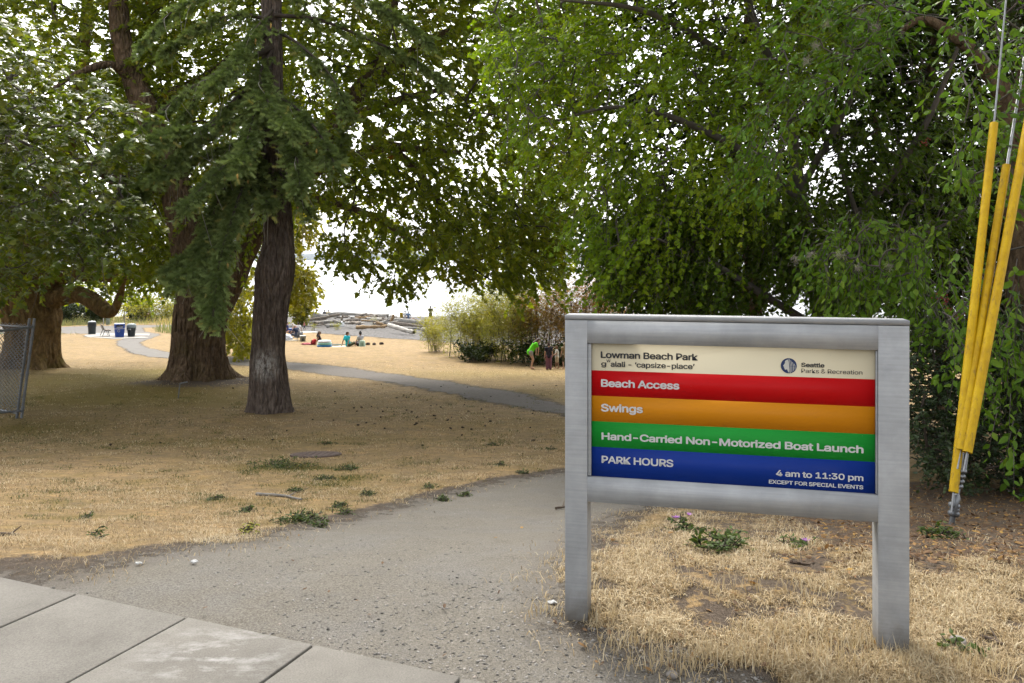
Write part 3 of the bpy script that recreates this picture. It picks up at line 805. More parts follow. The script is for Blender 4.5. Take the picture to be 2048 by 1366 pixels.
def in_poly(x, y, poly):
    poly = np.asarray(poly, float); ins = np.zeros(np.shape(x), bool); k = len(poly)
    for i in range(k):
        a, b = poly[i], poly[(i + 1) % k]
        ins ^= ((a[1] > y) != (b[1] > y)) & (x < (b[0] - a[0]) * (y - a[1]) / (b[1] - a[1] + 1e-12) + a[0])
    return ins
def region(poly, d0, d1, n, sc=1.4, thr=0.0, seed=0, jit=14, dfun=None):
    """n twig bases in the space seen through a photo outline between two depths, thinned by noise into clumps"""
    poly = np.asarray(poly, float); lo, hi = poly.min(0), poly.max(0); out = []; got = 0
    while got < n:
        m = n * 3
        x = rng.uniform(lo[0], hi[0], m); y = rng.uniform(lo[1], hi[1], m)
        d = rng.uniform(d0, d1, m)
        if dfun is not None: d = d + dfun(x, y)
        jx, jy = x + rng.normal(0, jit, m), y + rng.normal(0, jit, m)
        ok = in_poly(jx, jy, poly)
        p = np.stack([(x - 1024) / F * d, d, CAMZ + (HOR - y) / F * d], 1)
        nz = fbm(p[:, 0] / sc, p[:, 1] / sc, p[:, 2] / sc, seed + 40, 2)
        ok &= nz + rng.uniform(-.25, .25, m) > thr
        ok &= p[:, 2] > gz(p[:, 0], p[:, 1]) + .05
        out.append(p[ok]); got += ok.sum()
    return np.concatenate(out)[:n]
def leafy_twigs(base, tdir, L, K, leaf, templ, droop=.5, up=.6, side=.9, tilt=.55, svar=.42):
    """K leaves along each twig; returns V, F, tint (per vertex), stem V, stem F"""
    N = len(base)
    u = np.linspace(.15, 1, K)[None, :] + rng.uniform(-.06, .06, (N, K))
    sag = droop * L[:, None] * u ** 2 * .5
    pos = base[:, None] + tdir[:, None] * (L[:, None] * u)[..., None]; pos[..., 2] -= sag
    sd = np.cross(tdir, np.tile([0, 0, 1.0], (N, 1))); sd /= np.linalg.norm(sd, axis=1)[:, None] + 1e-6
    alt = np.where(np.arange(K) % 2, 1.0, -1.0)[None, :] * rng.uniform(.5, 1.2, (N, K)) * side
    ax = tdir[:, None] * .6 + sd[:, None] * alt[..., None] + rng.normal(0, .3, (N, K, 3)); ax[..., 2] -= droop * rng.uniform(.2, 1.1, (N, K))
    nm = rng.normal(0, tilt, (N, K, 3)); nm[..., 2] += up
    s = leaf * rng.uniform(1 - svar, 1 + svar, N * K)
    tv, tf = TEMPL[templ]
    V, Fc = instances(tv, tf, pos.reshape(-1, 3), basis(ax.reshape(-1, 3), nm.reshape(-1, 3)), s)
    cn = .5 + .55 * fbm(base[:, 0] * .9, base[:, 1] * .9, base[:, 2] * .9, 61, 2)
    tint = np.repeat(np.clip(rng.uniform(0, 1, N * K) * .45 + np.repeat(rng.uniform(0, .15, N) + .42 * cn, K), 0, 1), len(tv))
    # stems: three sided slivers in two bends
    q = np.stack([base, base + tdir * (L * .5)[:, None] - np.stack([0 * L, 0 * L, droop * L * .125], 1), base + tdir * L[:, None] - np.stack([0 * L, 0 * L, droop * L * .5], 1)], 1)
    o = np.array([[1, 0, 0], [-.5, 0, .87], [-.5, 0, -.87]])
    r = np.array([1.0, .7, .3])[None, :, None, None] * (.010 if leaf > .09 else .006)
    SV = (q[:, :, None] + o[None, None] * r).reshape(N, 9, 3)
    sf = np.array([[k * 3 + i, k * 3 + (i + 1) % 3, (k + 1) * 3 + (i + 1) % 3, (k + 1) * 3 + i] for k in range(2) for i in range(3)])
    SF = (sf[None] + (np.arange(N) * 9)[:, None, None]).reshape(-1, 4)
    return V, Fc, tint, SV.reshape(-1, 3), SF
def branchwork(roots, targets, r0=.035, wob=.12, sides=5, rise=.15):
    """grow branches from the root points to the targets, each from the nearest wood grown so far"""
    pts = [np.asarray(roots, float)]; allp = pts[0]
    d = np.linalg.norm(targets[:, None] - allp[None, ::max(1, len(allp) // 60)], axis=2).min(1)
    mb = MB()
    for t in targets[np.argsort(d)]:
        dd = np.linalg.norm(allp - t, axis=1)
        j = dd.argmin(); a = allp[j]; L = dd[j]
        if L < .15: continue
        m1, m2 = a * .66 + t * .34, a * .33 + t * .67
        w = wob * L
        m1 = m1 + rng.normal(0, w, 3) + np.array([0, 0, rise * L]); m2 = m2 + rng.normal(0, w, 3) + np.array([0, 0, rise * L])
        q = spline([a, m1, m2, t], 9)
        rr = min(r0, .009 + .016 * L)
        V, Q, _ = tube_np(q, np.linspace(rr, max(.005, rr * .3), 9), sides)
        mb.add(V, Q); allp = np.vstack([allp, q[2:]])
    return mb, allp
def crown(tree, bases, center, L, K, leaf, templ, mleaf, mtwig, roots, nb, droop=.5, name='crown', drift=.4, up=.6, r0=.04, side=.9, tilt=.55, outw=.6, rise=.15, twname='branch_twigs', bare=0, flat=1.0):
    N = len(bases)
    out = bases - np.asarray(center); out /= np.linalg.norm(out, axis=1)[:, None] + 1e-6
    td = out * outw + rng.normal(0, .5, (N, 3)); td[:, 2] = td[:, 2] * flat - drift
    td /= np.linalg.norm(td, axis=1)[:, None]
    Ls = rng.uniform(.6, 1.3, N) * L
    V, Fc, tint, SV, SF = leafy_twigs(bases, td, Ls, K, leaf, templ, droop, up, side, tilt)
    off = np.array(tree.location)
    link(name, mesh_np(name, V - off, Fc, dict(tint=tint)), mleaf, tree)
    mb = MB(); mb.add(SV - off, SF)
    for k_ in rng.integers(0, N, bare):
        s0 = bases[k_] - off; L_b = rng.uniform(.5, 1.5); w0 = rng.normal(0, .3, 3) * L_b
        V_, Q_, _ = tube_np(spline([s0, s0 + w0 * .6 - [0, 0, .25 * L_b], s0 + w0 + rng.normal(0, .1, 3) - [0, 0, .75 * L_b]], 8), np.linspace(.008, .003, 8), 3); mb.add(V_, Q_)
    if nb:
        tg = bases[rng.choice(N, min(N, nb), replace=False)]
        b2, _ = branchwork(roots, tg, r0, rise=rise)
        mb.add(np.vstack(b2.V) - off, np.concatenate(b2.F[4]))
    link(twname, mb.mesh(twname, True), mtwig, tree)
def bark_tube(path, rad, sides=64, rows=160, ridge=.05, freq=9, flare=None, knots=(), seed=0, lump=.06, vs=1.2, twist=0.0, FL0=0.0):
    """trunk or limb along path (world points), with long furrows, lumps and a flared foot"""
    p = spline(path, rows); r = spline(np.asarray(rad, float)[:, None], rows)[:, 0]
    V, Q, a = tube_np(p, 1.0, sides)
    V = V.reshape(rows, sides, 3)
    A, I = np.meshgrid(a, np.arange(rows))
    s = np.concatenate([[0], np.cumsum(np.linalg.norm(np.diff(p, axis=0), axis=1))])
    S = s[:, None] + 0 * A; RR = r[:, None] + 0 * A
    cx, cy_ = np.cos(A + twist * S), np.sin(A + twist * S)
    f1 = noise3(cx * freq * .5, cy_ * freq * .5, S * vs, seed) ; f2 = noise3(cx * freq, cy_ * freq, S * vs * 2.2, seed + 3)
    fur = -np.abs(f1) * 1.2 - np.abs(f2) * .7 + .6
    lm = noise3(cx * 1.1, cy_ * 1.1, S * .9, seed + 7) + .5 * noise3(cx * 2.2, cy_ * 2.2, S * 1.8, seed + 8)
    m = 1 + ridge * fur + lump * lm
    if flare is not None:
        fh, fa, fn = flare
        but = .55 + .45 * np.cos(fn * A + seed) + .5 * noise3(cx * 1.8, cy_ * 1.8, 0, seed + 9)
        m = m + fa * np.exp(-np.maximum(S - FL0, 0) / fh) * np.clip(but, 0, 2)
    for ks, ka, kw, kh, kr in knots:
        da = (A - ka + np.pi) % (2 * np.pi) - np.pi
        m = m + kh * np.exp(-(da / kw) ** 2 - ((S - ks) / kr) ** 2)
    V = p[:, None] + (V - p[:, None]) * (RR * m)[..., None]
    V = np.vstack([V.reshape(-1, 3), p[:1], p[-1:]])
    i = np.arange(sides); j = (i + 1) % sides; n = rows * sides
    return V, Q, np.concatenate([np.stack([j, i, np.full(sides, n)], 1), np.stack([n - sides + i, n - sides + j, np.full(sides, n + 1)], 1)])
def bark(name, lo, mid, hi, moss=0.0, scale=(16, 16, 2.6), bump=.9, chalk=None):
    n = NT(name)
    v = n.coord('Object', scale)
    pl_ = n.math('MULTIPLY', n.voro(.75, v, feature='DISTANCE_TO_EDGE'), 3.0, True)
    w = n.noise(1, 7, .7, v, dist=.4); w2 = n.noise(2.4, 6, .75, v)
    c = n.ramp(w, [(.3, lo), (.5, mid), (.72, hi)])
    c = n.mix(.4, c, n.ramp(w2, [(.3, tuple(x * .4 for x in lo)), (.65, hi)]))
    if moss: c = n.mix(n.math('MULTIPLY', n.ramp(n.noise(1.6, 5, .7), [(.5, 0.0), (.7, 1.0)]), moss), c, (.10, .085, .012))
    if chalk is not None:
        mp = n.new('ShaderNodeMapping'); n.L.new(n.coord(), mp.inputs['Vector']); mp.inputs['Location'].default_value = tuple(-x for x in chalk)
        ln = n.new('ShaderNodeVectorMath', operation='LENGTH'); n.L.new(mp.outputs[0], ln.inputs[0])
        f = n.math('MULTIPLY', n.ramp(ln.outputs['Value'], [(.05, 1.0), (.42, 0.0)]), n.ramp(n.noise(14, 6, .8, n.coord('Object', (1.6, 1.6, .7))), [(.42, 0.0), (.56, .95)]))
        c = n.mix(f, c, (.5, .49, .46))
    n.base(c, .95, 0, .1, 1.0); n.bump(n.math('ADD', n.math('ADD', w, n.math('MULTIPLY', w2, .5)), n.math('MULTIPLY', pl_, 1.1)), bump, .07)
    return n.m

# leaf colours
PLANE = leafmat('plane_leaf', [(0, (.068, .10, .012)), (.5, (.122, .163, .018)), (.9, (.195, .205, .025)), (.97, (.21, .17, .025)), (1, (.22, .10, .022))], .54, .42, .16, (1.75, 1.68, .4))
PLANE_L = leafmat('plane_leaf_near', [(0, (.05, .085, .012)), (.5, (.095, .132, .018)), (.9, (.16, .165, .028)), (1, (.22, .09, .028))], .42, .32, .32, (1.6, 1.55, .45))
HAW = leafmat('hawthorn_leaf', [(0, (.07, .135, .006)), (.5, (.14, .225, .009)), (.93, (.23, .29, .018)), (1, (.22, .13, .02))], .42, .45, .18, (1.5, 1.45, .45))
DARKL = leafmat('dark_leaf', [(0, (.010, .020, .004)), (.6, (.022, .036, .006)), (1, (.05, .066, .01))], .14, .55, .08)  # dark foliage, colour also lowered to stand in for shade among right-hand trees
HAWD = leafmat('shaded_hawthorn_leaf', [(0, (.025, .054, .005)), (.5, (.054, .096, .007)), (.93, (.12, .17, .014)), (1, (.18, .11, .02))], .3, .5, .14, (1.5, 1.45, .45))  # darker copy of the hawthorn leaf, the crown's inner shade put into its colour
VINE = leafmat('vine_leaf', [(0, (.045, .10, .010)), (.5, (.085, .16, .016)), (1, (.16, .225, .028))], .34, .45, .1, (1.4, 1.5, .45))
HEDGE = leafmat('hedge_leaf', [(0, (.016, .032, .012)), (.6, (.03, .05, .018)), (.93, (.06, .085, .03)), (1, (.15, .16, .08))], .2, .36, .3)
CONL = leafmat('conifer_needles', [(0, (.085, .12, .036)), (.5, (.15, .20, .068)), (.9, (.27, .34, .13)), (1, (.33, .31, .10))], .3, .55, .12, (1.3, 1.4, .6))
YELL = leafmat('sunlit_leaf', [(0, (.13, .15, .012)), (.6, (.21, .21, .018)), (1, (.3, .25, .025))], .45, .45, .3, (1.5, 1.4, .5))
WILL = leafmat('willow_leaf', [(0, (.12, .15, .02)), (.5, (.19, .2, .03)), (1, (.28, .24, .04))], .45, .45, .2, (1.4, 1.3, .5))
RUSTL = leafmat('rusty_leaf', [(0, (.13, .07, .022)), (.4, (.2, .11, .03)), (.65, (.2, .15, .03)), (1, (.14, .16, .03))], .36, .5, .12, (1.3, 1.12, .4))
TWIG = plain('twig_bark', (.085, .065, .05), .9, var=.35)
TWIGG = plain('grey_twig_bark', (.16, .14, .12), .9, var=.35)
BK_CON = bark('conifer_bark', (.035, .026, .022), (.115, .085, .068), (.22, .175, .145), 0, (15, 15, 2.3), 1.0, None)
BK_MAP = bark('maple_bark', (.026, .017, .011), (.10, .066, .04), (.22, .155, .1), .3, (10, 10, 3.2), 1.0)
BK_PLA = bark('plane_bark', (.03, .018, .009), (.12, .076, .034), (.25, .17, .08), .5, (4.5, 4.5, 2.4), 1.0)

# ------------------------------------------------------------------ the conifer in the middle of the lawn
T1 = GS(541, 823); D1 = T1[1]
con = thing('conifer_tree', 'dark fir with drooping boughs and a kinked trunk with a pale scuff near its foot', 'tree', T1)
def PD(l): return [P(*q) for q in l]
tp = np.array(PD([(541, 850, D1), (540, 822, D1), (538, 760, D1), (536, 690, D1), (543, 606, D1), (550, 540, D1), (556, 490, D1 + .02), (555, 420, D1 + .05), (549, 370, D1 + .1), (546, 240, D1 + .2), (544, 100, D1 + .3), (543, -50, D1 + .4), (545, -500, D1 + .4), (548, -1100, D1 + .4)]))
tr = np.array([44, 40, 37, 32, 33.5, 36, 30, 27, 25.5, 21, 20, 19, 14, 3]) / F * D1
V, Q, T = bark_tube(tp - T1, tr, 128, 420, .12, 11, (.22, .26, 5), [(3.32, 3.3, .5, .10, .22), (.65, .0, .4, .22, .3), (2.9, 2.9, .4, .05, .2)], 3, .05, 1.0, 0.0, .28)
tk = link('trunk', mesh_np('trunk', V, [Q, T], smooth=True), bark('scuffed_conifer_bark', (.022, .016, .014), (.10, .075, .062), (.26, .21, .175), 0, (13, 13, 3.0), 1.0, (-.02, -.42, 1.05)), con)
boughs = []
def bough(pts, d_end, rr=.05, dens=1.0, hang=.7, tip=1.0):
    n = len(pts)
    d0 = D1 + .1
    q = [P(x, y, d0 + (d_end - d0) * k / (n - 1)) for k, (x, y) in enumerate(pts)]
    boughs.append((spline(q, 26), rr, dens, hang))
B_LIST = [([(545, 95), (470, 130), (380, 180), (290, 250), (230, 300)], 16.2, .075, .55, .5), ([(540, 140), (460, 210), (380, 290), (310, 350)], 16.0, .06, 1.2, .7),
    ([(540, 230), (490, 290), (430, 350), (370, 410)], 15.6, .05, 1.2, .7), ([(542, 250), (480, 330), (430, 420), (400, 520), (420, 600)], 15.6, .05, 1.5, .6),
    ([(545, 290), (500, 380), (450, 450), (400, 520), (350, 560)], 15.4, .05, 1.4, .6), ([(545, 190), (590, 215), (640, 270), (670, 330)], 16.4, .045, 1.0, .7),
    ([(545, 200), (560, 240), (590, 300), (600, 370)], 15.8, .04, 1.3, .8), ([(548, 30), (640, 40), (740, 80), (830, 120), (900, 170)], 18.2, .05, .55, .8),
    ([(548, -10), (640, -20), (760, 10), (870, 90)], 17.6, .05, .7, .9), ([(548, 60), (600, 90), (660, 150), (700, 230)], 17.0, .04, .5, .8),
    ([(545, 40), (470, 30), (390, 60), (320, 110)], 17.4, .05, .9, .6), ([(545, -20), (450, -20), (350, 20), (280, 90)], 17.0, .05, .7, .6),
    ([(545, 20), (510, 60), (470, 120), (420, 170)], 16.4, .04, 1.3, .7), ([(543, 260), (430, 300), (320, 350), (240, 390)], 16.4, .05, 1.1, .6),
    ([(543, 330), (470, 410), (420, 480), (330, 540)], 15.8, .045, 1.3, .6), ([(543, 300), (500, 340), (470, 420), (440, 520), (425, 640)], 15.2, .05, 1.6, .5),
    ([(546, 330), (580, 370), (620, 430)], 16.6, .03, .7, .7), ([(546, 250), (610, 290), (670, 310), (690, 260)], 17.6, .05, .6, .7), ([(545, 150), (520, 190), (500, 260), (480, 330)], 15.6, .04, 1.4, .7),
    ([(545, 100), (520, 150), (540, 210), (590, 260)], 15.8, .04, 1.2, .7), ([(545, 345), (520, 380), (540, 410)], 16.6, .025, .8, .7), ([(545, 60), (440, 140), (360, 240), (300, 330), (270, 420)], 16.6, .05, .9, .6),
    ([(545, 160), (500, 220), (430, 250), (350, 260), (300, 280)], 15.6, .045, 1.2, .6)]
for pts, de, rr, dn, hg in B_LIST: bough(pts, de, rr, dn, hg)
for k in range(18):                # boughs above the picture and round the back
    y0 = rnd.uniform(-900, 60); a = rnd.uniform(0, 6.28); Lr = rnd.uniform(170, 420) * (1 - max(0, -y0) / 1400)
    if y0 > -200 and math.sin(a) < .2: continue
    dx, dd = math.cos(a) * Lr, math.sin(a) * Lr / F * D1
    boughs.append((spline([P(544, y0, D1 + .3), P(544 + dx * .5, y0 - 10, D1 + .3 + dd * .5), P(544 + dx, y0 + 90, D1 + .3 + dd)], 26), .045, .8, .6))
sb, sdir, sl_ = [], [], []
wood = MB(); cones_at = []
for q, rr, dens, hang in boughs:
    V, Q, _ = tube_np(q, np.linspace(rr, .012, 26), 7); wood.add(V - T1, Q)
    Lb = np.linalg.norm(np.diff(q, axis=0), axis=1).sum()
    nt = int(42 * Lb * dens)
    u = np.clip(rng.beta(1.7, 1.05, nt), .12, 1) * 25
    i = np.minimum(u.astype(int), 24); f = (u - i)[:, None]
    base = q[i] * (1 - f) + q[i + 1] * f
    tan = q[i + 1] - q[i]; tan /= np.linalg.norm(tan, axis=1)[:, None]
    sd = np.cross(tan, [0, 0, 1.0]); sd /= np.linalg.norm(sd, axis=1)[:, None] + 1e-6
    td = tan * rng.uniform(.2, 1, (nt, 1)) + sd * rng.uniform(-1.1, 1.1, (nt, 1)); td[:, 2] -= hang * rng.uniform(-.35, 1.1, nt)
    td /= np.linalg.norm(td, axis=1)[:, None]
    L = rng.uniform(.14, .5, nt) * (1.15 - .5 * u / 25)
    sb.append(base); sdir.append(td); sl_.append(L)
sb, sdir, sl_ = np.concatenate(sb), np.concatenate(sdir), np.concatenate(sl_)
NB = len(sb); K = 7
u = np.linspace(.1, 1, K)[None] + rng.uniform(-.04, .04, (NB, K))
pos = sb[:, None] + sdir[:, None] * (sl_[:, None] * u)[..., None]; pos[..., 2] -= .35 * sl_[:, None] * u ** 2
sd = np.cross(sdir, [0, 0, 1.0]); sd /= np.linalg.norm(sd, axis=1)[:, None] + 1e-6
alt = np.where(np.arange(K) % 2, 1., -1.)[None] * rng.uniform(.2, 1.3, (NB, K)); alt[:, -1] = 0
ax = sdir[:, None] * .9 + sd[:, None] * alt[..., None] + rng.normal(0, .42, (NB, K, 3)); ax[..., 2] += .08
nm = rng.normal(0, .6, (NB, K, 3)); nm[..., 2] += 1
V, Fc = instances(*TEMPL['sprig'], pos.reshape(-1, 3) - T1, basis(ax.reshape(-1, 3), nm.reshape(-1, 3)), rng.uniform(.085, .175, NB * K))
tint = np.repeat(np.repeat(rng.uniform(0, .4, NB), K) + rng.uniform(0, .3, NB * K) + (np.clip(u, 0, 1) ** 3 * .45).ravel(), len(TEMPL['sprig'][0]))
link('crown', mesh_np('crown', V, Fc, dict(tint=tint)), CONL, con)
e = sb + sdir * sl_[:, None]; e[:, 2] -= .35 * sl_
o3 = np.array([[1, 0, 0], [-.5, 0, .87], [-.5, 0, -.87]])
q = np.stack([sb, (sb + e) / 2 + [0, 0, .04], e], 1)
SV = (q[:, :, None] + o3[None, None] * np.array([.007, .005, .002])[None, :, None, None]).reshape(NB * 9, 3)
sf = np.array([[k * 3 + i, k * 3 + (i + 1) % 3, (k + 1) * 3 + (i + 1) % 3, (k + 1) * 3 + i] for k in range(2) for i in range(3)])
wood.add(SV - T1, (sf[None] + (np.arange(NB) * 9)[:, None, None]).reshape(-1, 4))
dead = MB()
for k in range(120):                # bare hanging twigs, pale and thin
    b = boughs[rnd.randrange(len(B_LIST))][0]; s0 = b[rnd.randrange(6, 25)]
    L = rnd.uniform(.4, 1.1); dx, dy = rnd.gauss(0, .25), rnd.gauss(0, .2)
    V, Q, _ = tube_np(spline([s0, s0 + [dx * .3, dy, -.4 * L], s0 + [dx, dy, -L]], 6) - T1, np.linspace(.009, .004, 6), 3); dead.add(V, Q)
link('bough', wood.mesh('bough', True), TWIG, con)
link('dead_twig', dead.mesh('dead_twig', True), plain('pale_dead_twig', (.30, .28, .24), .9, k=1.0), con)['kind'] = 'stuff'
# hanging golden cones near the bough tips
mb = MB()
for k in range(130):
    j = rng.integers(0, NB)
    c = sb[j] + sdir[j] * sl_[j] * rnd.uniform(.6, 1) - T1
    h = rnd.uniform(.09, .13)
    V, Q, _ = tube_np([c, c - [0, 0, h * .3], c - [.0, 0, h * .75], c - [0, 0, h]], [.008, .022, .02, .006], 6); mb.add(V, Q)
o = link('cones', mb.mesh('cones', True), plain('cone_scales', (.42, .27, .08), .8, var=.3, k=1.0), con); o['kind'] = 'stuff'; o.name = 'hanging_cone'

# ------------------------------------------------------------------ the broad tree behind it
D2 = T2B[1]; T2 = T2B.copy()
big = thing('broadleaf_tree', 'huge spreading shade tree on a mound, wide ridged trunk forking behind the fir', 'tree', T2)
def limb(tree, base, pts, rad_px, name='limb', m=None, seed=1, ridge=.05, sides=40, rows=90, lump=.08):
    q = np.array([P(*p) for p in pts]); r = np.array([rp / F * p[2] for rp, p in zip(rad_px, pts)])
    V, Q, T = bark_tube(q - base, r, sides, rows, ridge, 8, None, (), seed, lump, 1.4)
    link(name, mesh_np(name, V, [Q, T], smooth=True), m, tree)
    return spline(q, 40)
q = np.array([P(400, 830, D2), P(400, 772, D2), P(399, 720, D2), P(399, 660, D2), P(402, 610, D2), P(400, 560, D2), P(385, 500, D2)])
r = np.array([62, 60, 52, 49, 48, 40, 30]) / F * D2
V, Q, T = bark_tube(q - T2, r, 160, 260, .12, 13, (.34, 1.0, 7), [(2.6, 4.2, .25, .07, .4)], 5, .05, .9, 0.0, .82)
link('trunk', mesh_np('trunk', V, [Q, T], smooth=True), BK_MAP, big)
SK2 = [spline(q, 30)]
for pts, rp, sd_ in [([(415, 640, D2), (455, 570, D2 + .3), (495, 490, D2 + .6), (545, 400, D2 + 1), (620, 310, D2 + 1.5), (690, 220, D2 + 2), (750, 130, D2 + 2.5), (800, -40, D2 + 3)], [34, 29, 24, 22, 22, 20, 15, 8], 2),
        ([(395, 590, D2), (372, 470, D2 - .2), (345, 360, D2 - .3), (300, 240, D2 - .3), (265, 150, D2 - .3), (240, 60, D2 - .3), (236, -120, D2), (240, -400, D2)], [38, 34, 30, 26, 21, 19, 17, 8], 3),
        ([(560, 385, D2 + 1.1), (640, 335, D2 + 1.4), (700, 320, D2 + 1), (760, 295, D2 + .5), (830, 298, D2), (920, 305, D2 - 1)], [16, 14, 12, 11, 8, 4], 4),
        ([(700, 210, D2 + 2), (790, 130, D2 + 2), (880, 75, D2 + 1), (960, 50, D2), (1040, 40, D2 - .5), (1130, 70, D2 - 1)], [14, 13, 12, 11, 9, 4], 5),
        ([(620, 310, D2 + 1.5), (700, 240, D2), (800, 200, D2 - 1), (920, 170, D2 - 2)], [12, 11, 8, 3], 6),
        ([(290, 230, D2 - .3), (340, 190, D2 + .5), (430, 140, D2 + 1.5), (520, 60, D2 + 2)], [12, 9, 7, 3], 7),
        ([(270, 165, D2 - .3), (220, 130, D2 - 1), (150, 150, D2 - 2), (90, 190, D2 - 3)], [10, 8, 6, 2], 8),
        ([(600, 395, D2 + 1), (680, 410, D2 + .5), (760, 440, D2), (840, 500, D2 - 1)], [10, 8, 6, 2], 9),
        ([(790, 300, D2 + .2), (850, 360, D2), (900, 440, D2 - .5), (960, 520, D2 - 1)], [8, 6, 4, 2], 10),
        ([(340, 330, D2 - .3), (280, 390, D2 - 1.5), (230, 360, D2 - 2.5), (190, 340, D2 - 3.5)], [12, 13, 11, 5], 11)]:
    SK2.append(limb(big, T2, pts, rp, 'limb', BK_MAP, sd_))
sk = np.concatenate(SK2)
b1 = np.concatenate([
    region([(560, -420), (1260, -420), (1220, 100), (1130, 520), (1060, 560), (1010, 570), (940, 555), (880, 515), (840, 530), (800, 545), (770, 525), (730, 470), (690, 425), (650, 405), (590, 395), (560, 380)], 20, 32, 10800, .9, -.3, 1),
    region([(640, 450), (700, 470), (730, 525), (790, 560), (820, 530), (840, 565), (800, 580), (740, 545), (680, 525)], 20, 27, 120, .8, -.1, 2, 6),
    region([(840, 400), (1150, 350), (1140, 560), (1040, 605), (960, 560), (880, 545), (850, 520)], 19, 27, 420, .7, -.05, 3, 10),
    region([(240, -420), (600, -420), (600, 420), (420, 560), (330, 580), (260, 500), (220, 200)], 24, 33, 6800, 1.0, -.3, 4)])
crown(big, b1, P(640, 150, 26), .5, 9, .135, 'lobed', PLANE, TWIG, sk, 420, .45, drift=.22, up=.75, r0=.05, bare=120, flat=.5)

sunl = np.concatenate([region([(575, 400), (630, 420), (640, 470), (600, 480), (580, 470)], 36, 41, 150, 1.0, -.2, 8, 5), region([(575, 520), (620, 535), (640, 570), (625, 595), (600, 610), (580, 610)], 36, 41, 150, 1.0, -.2, 8, 5), region([(560, 420), (592, 430), (598, 590), (575, 610), (560, 610)], 36, 41, 190, 1.0, -.2, 8, 4), region([(440, 560), (505, 470), (512, 700), (470, 712), (446, 660)], 38, 43, 420, 1.0, -.2, 9, 5)])
sky_tree = G(530, 706)
ylt = thing('young_tree', 'sunlit yellow green young tree showing on both sides of the kinked fir trunk', 'tree', sky_tree)
sq = limb(ylt, sky_tree, [(530, 720, sky_tree[1]), (532, 640, sky_tree[1]), (540, 540, sky_tree[1]), (545, 420, sky_tree[1])], [10, 9, 7, 4], 'trunk', BK_MAP, 44)
crown(ylt, sunl, P(540, 500, 40), .5, 8, .17, 'lobed', YELL, TWIG, sq, 60, .5, drift=.4, r0=.03)

# ------------------------------------------------------------------ the old tree on the left
D3 = T3B[1]; T3 = T3B.copy()
old = thing('broadleaf_tree', 'gnarled old shade tree with a low arching limb, behind the chain link fence', 'tree', T3)
q = np.array([P(62, 800, D3), P(63, 742, D3), P(66, 700, D3), P(64, 650, D3), P(58, 610, D3), P(60, 560, D3), P(70, 500, D3)])
r = np.array([54, 50, 44, 46, 46, 42, 30]) / F * D3
V, Q, T = bark_tube(q - T3, r, 140, 220, .09, 9, (.55, 1.1, 6), [(2.4, 4.9, .4, .12, .5), (1.5, 5.6, .35, .10, .4), (3.2, 4.2, .3, .12, .4), (1.9, 4.4, .3, .1, .4)], 21, .15, 1.1, 0.0, 1.0)
link('trunk', mesh_np('trunk', V, [Q, T], smooth=True), BK_PLA, old)
SK3 = [spline(q, 30)]
for pts, rp, sd_ in [([(80, 610, D3), (120, 592, D3), (160, 590, D3 - .3), (190, 606, D3 - .6), (212, 622, D3 - .8), (228, 620, D3 - 1), (240, 590, D3 - 1.4), (250, 540, D3 - 1.8)], [26, 19, 17, 17, 14, 9, 7, 4], 2),
        ([(80, 570, D3), (130, 552, D3), (190, 548, D3), (240, 552, D3 + .5), (290, 545, D3 + 1), (350, 510, D3 + 1.5)], [24, 16, 14, 13, 10, 4], 3),
        ([(60, 540, D3), (90, 430, D3 - 1), (150, 330, D3 - 2), (210, 340, D3 - 4), (250, 360, D3 - 6)], [30, 24, 18, 12, 6], 4),
        ([(60, 540, D3), (20, 400, D3), (-20, 200, D3), (-40, -100, D3)], [32, 26, 20, 10], 5),
        ([(50, 560, D3), (-60, 500, D3 - 3), (-120, 480, D3 - 7), (-60, 420, D3 - 12)], [24, 18, 13, 6], 6),
        ([(90, 430, D3 - 1), (150, 250, D3 - 1), (170, 60, D3 - 1), (190, -200, D3)], [18, 15, 11, 5], 7)]:
    SK3.append(limb(old, T3, pts, rp, 'limb', BK_PLA, sd_ + 20, .035, lump=.14))
sk = np.concatenate(SK3)
far3 = np.concatenate([region([(-300, -420), (330, -420), (360, 250), (330, 480), (300, 555), (240, 565), (130, 530), (0, 570), (-300, 590)], 24, 38, 9000, 1.1, -.35, 5),
    region([(100, 560), (330, 520), (345, 590), (300, 602), (250, 595), (215, 590), (150, 595), (112, 600)], 34, 41, 150, .9, -.1, 6, 5)])
crown(old, far3, P(60, 250, 31), .55, 9, .15, 'lobed', PLANE, TWIG, sk, 260, .45, drift=.22, up=.75, r0=.06, flat=.5)
near3 = region([(-260, -60), (60, 60), (250, 200), (300, 330), (260, 470), (190, 500), (110, 530), (60, 550), (0, 580), (-260, 610)], 13.5, 20, 1650, .8, .04, 7, 30)
crown(old, near3, P(0, 250, 19), .45, 9, .13, 'lobed', PLANE_L, TWIGG, sk, 140, .45, name='crown', drift=.15, up=1.25, r0=.05, tilt=.42, flat=.4, bare=60)
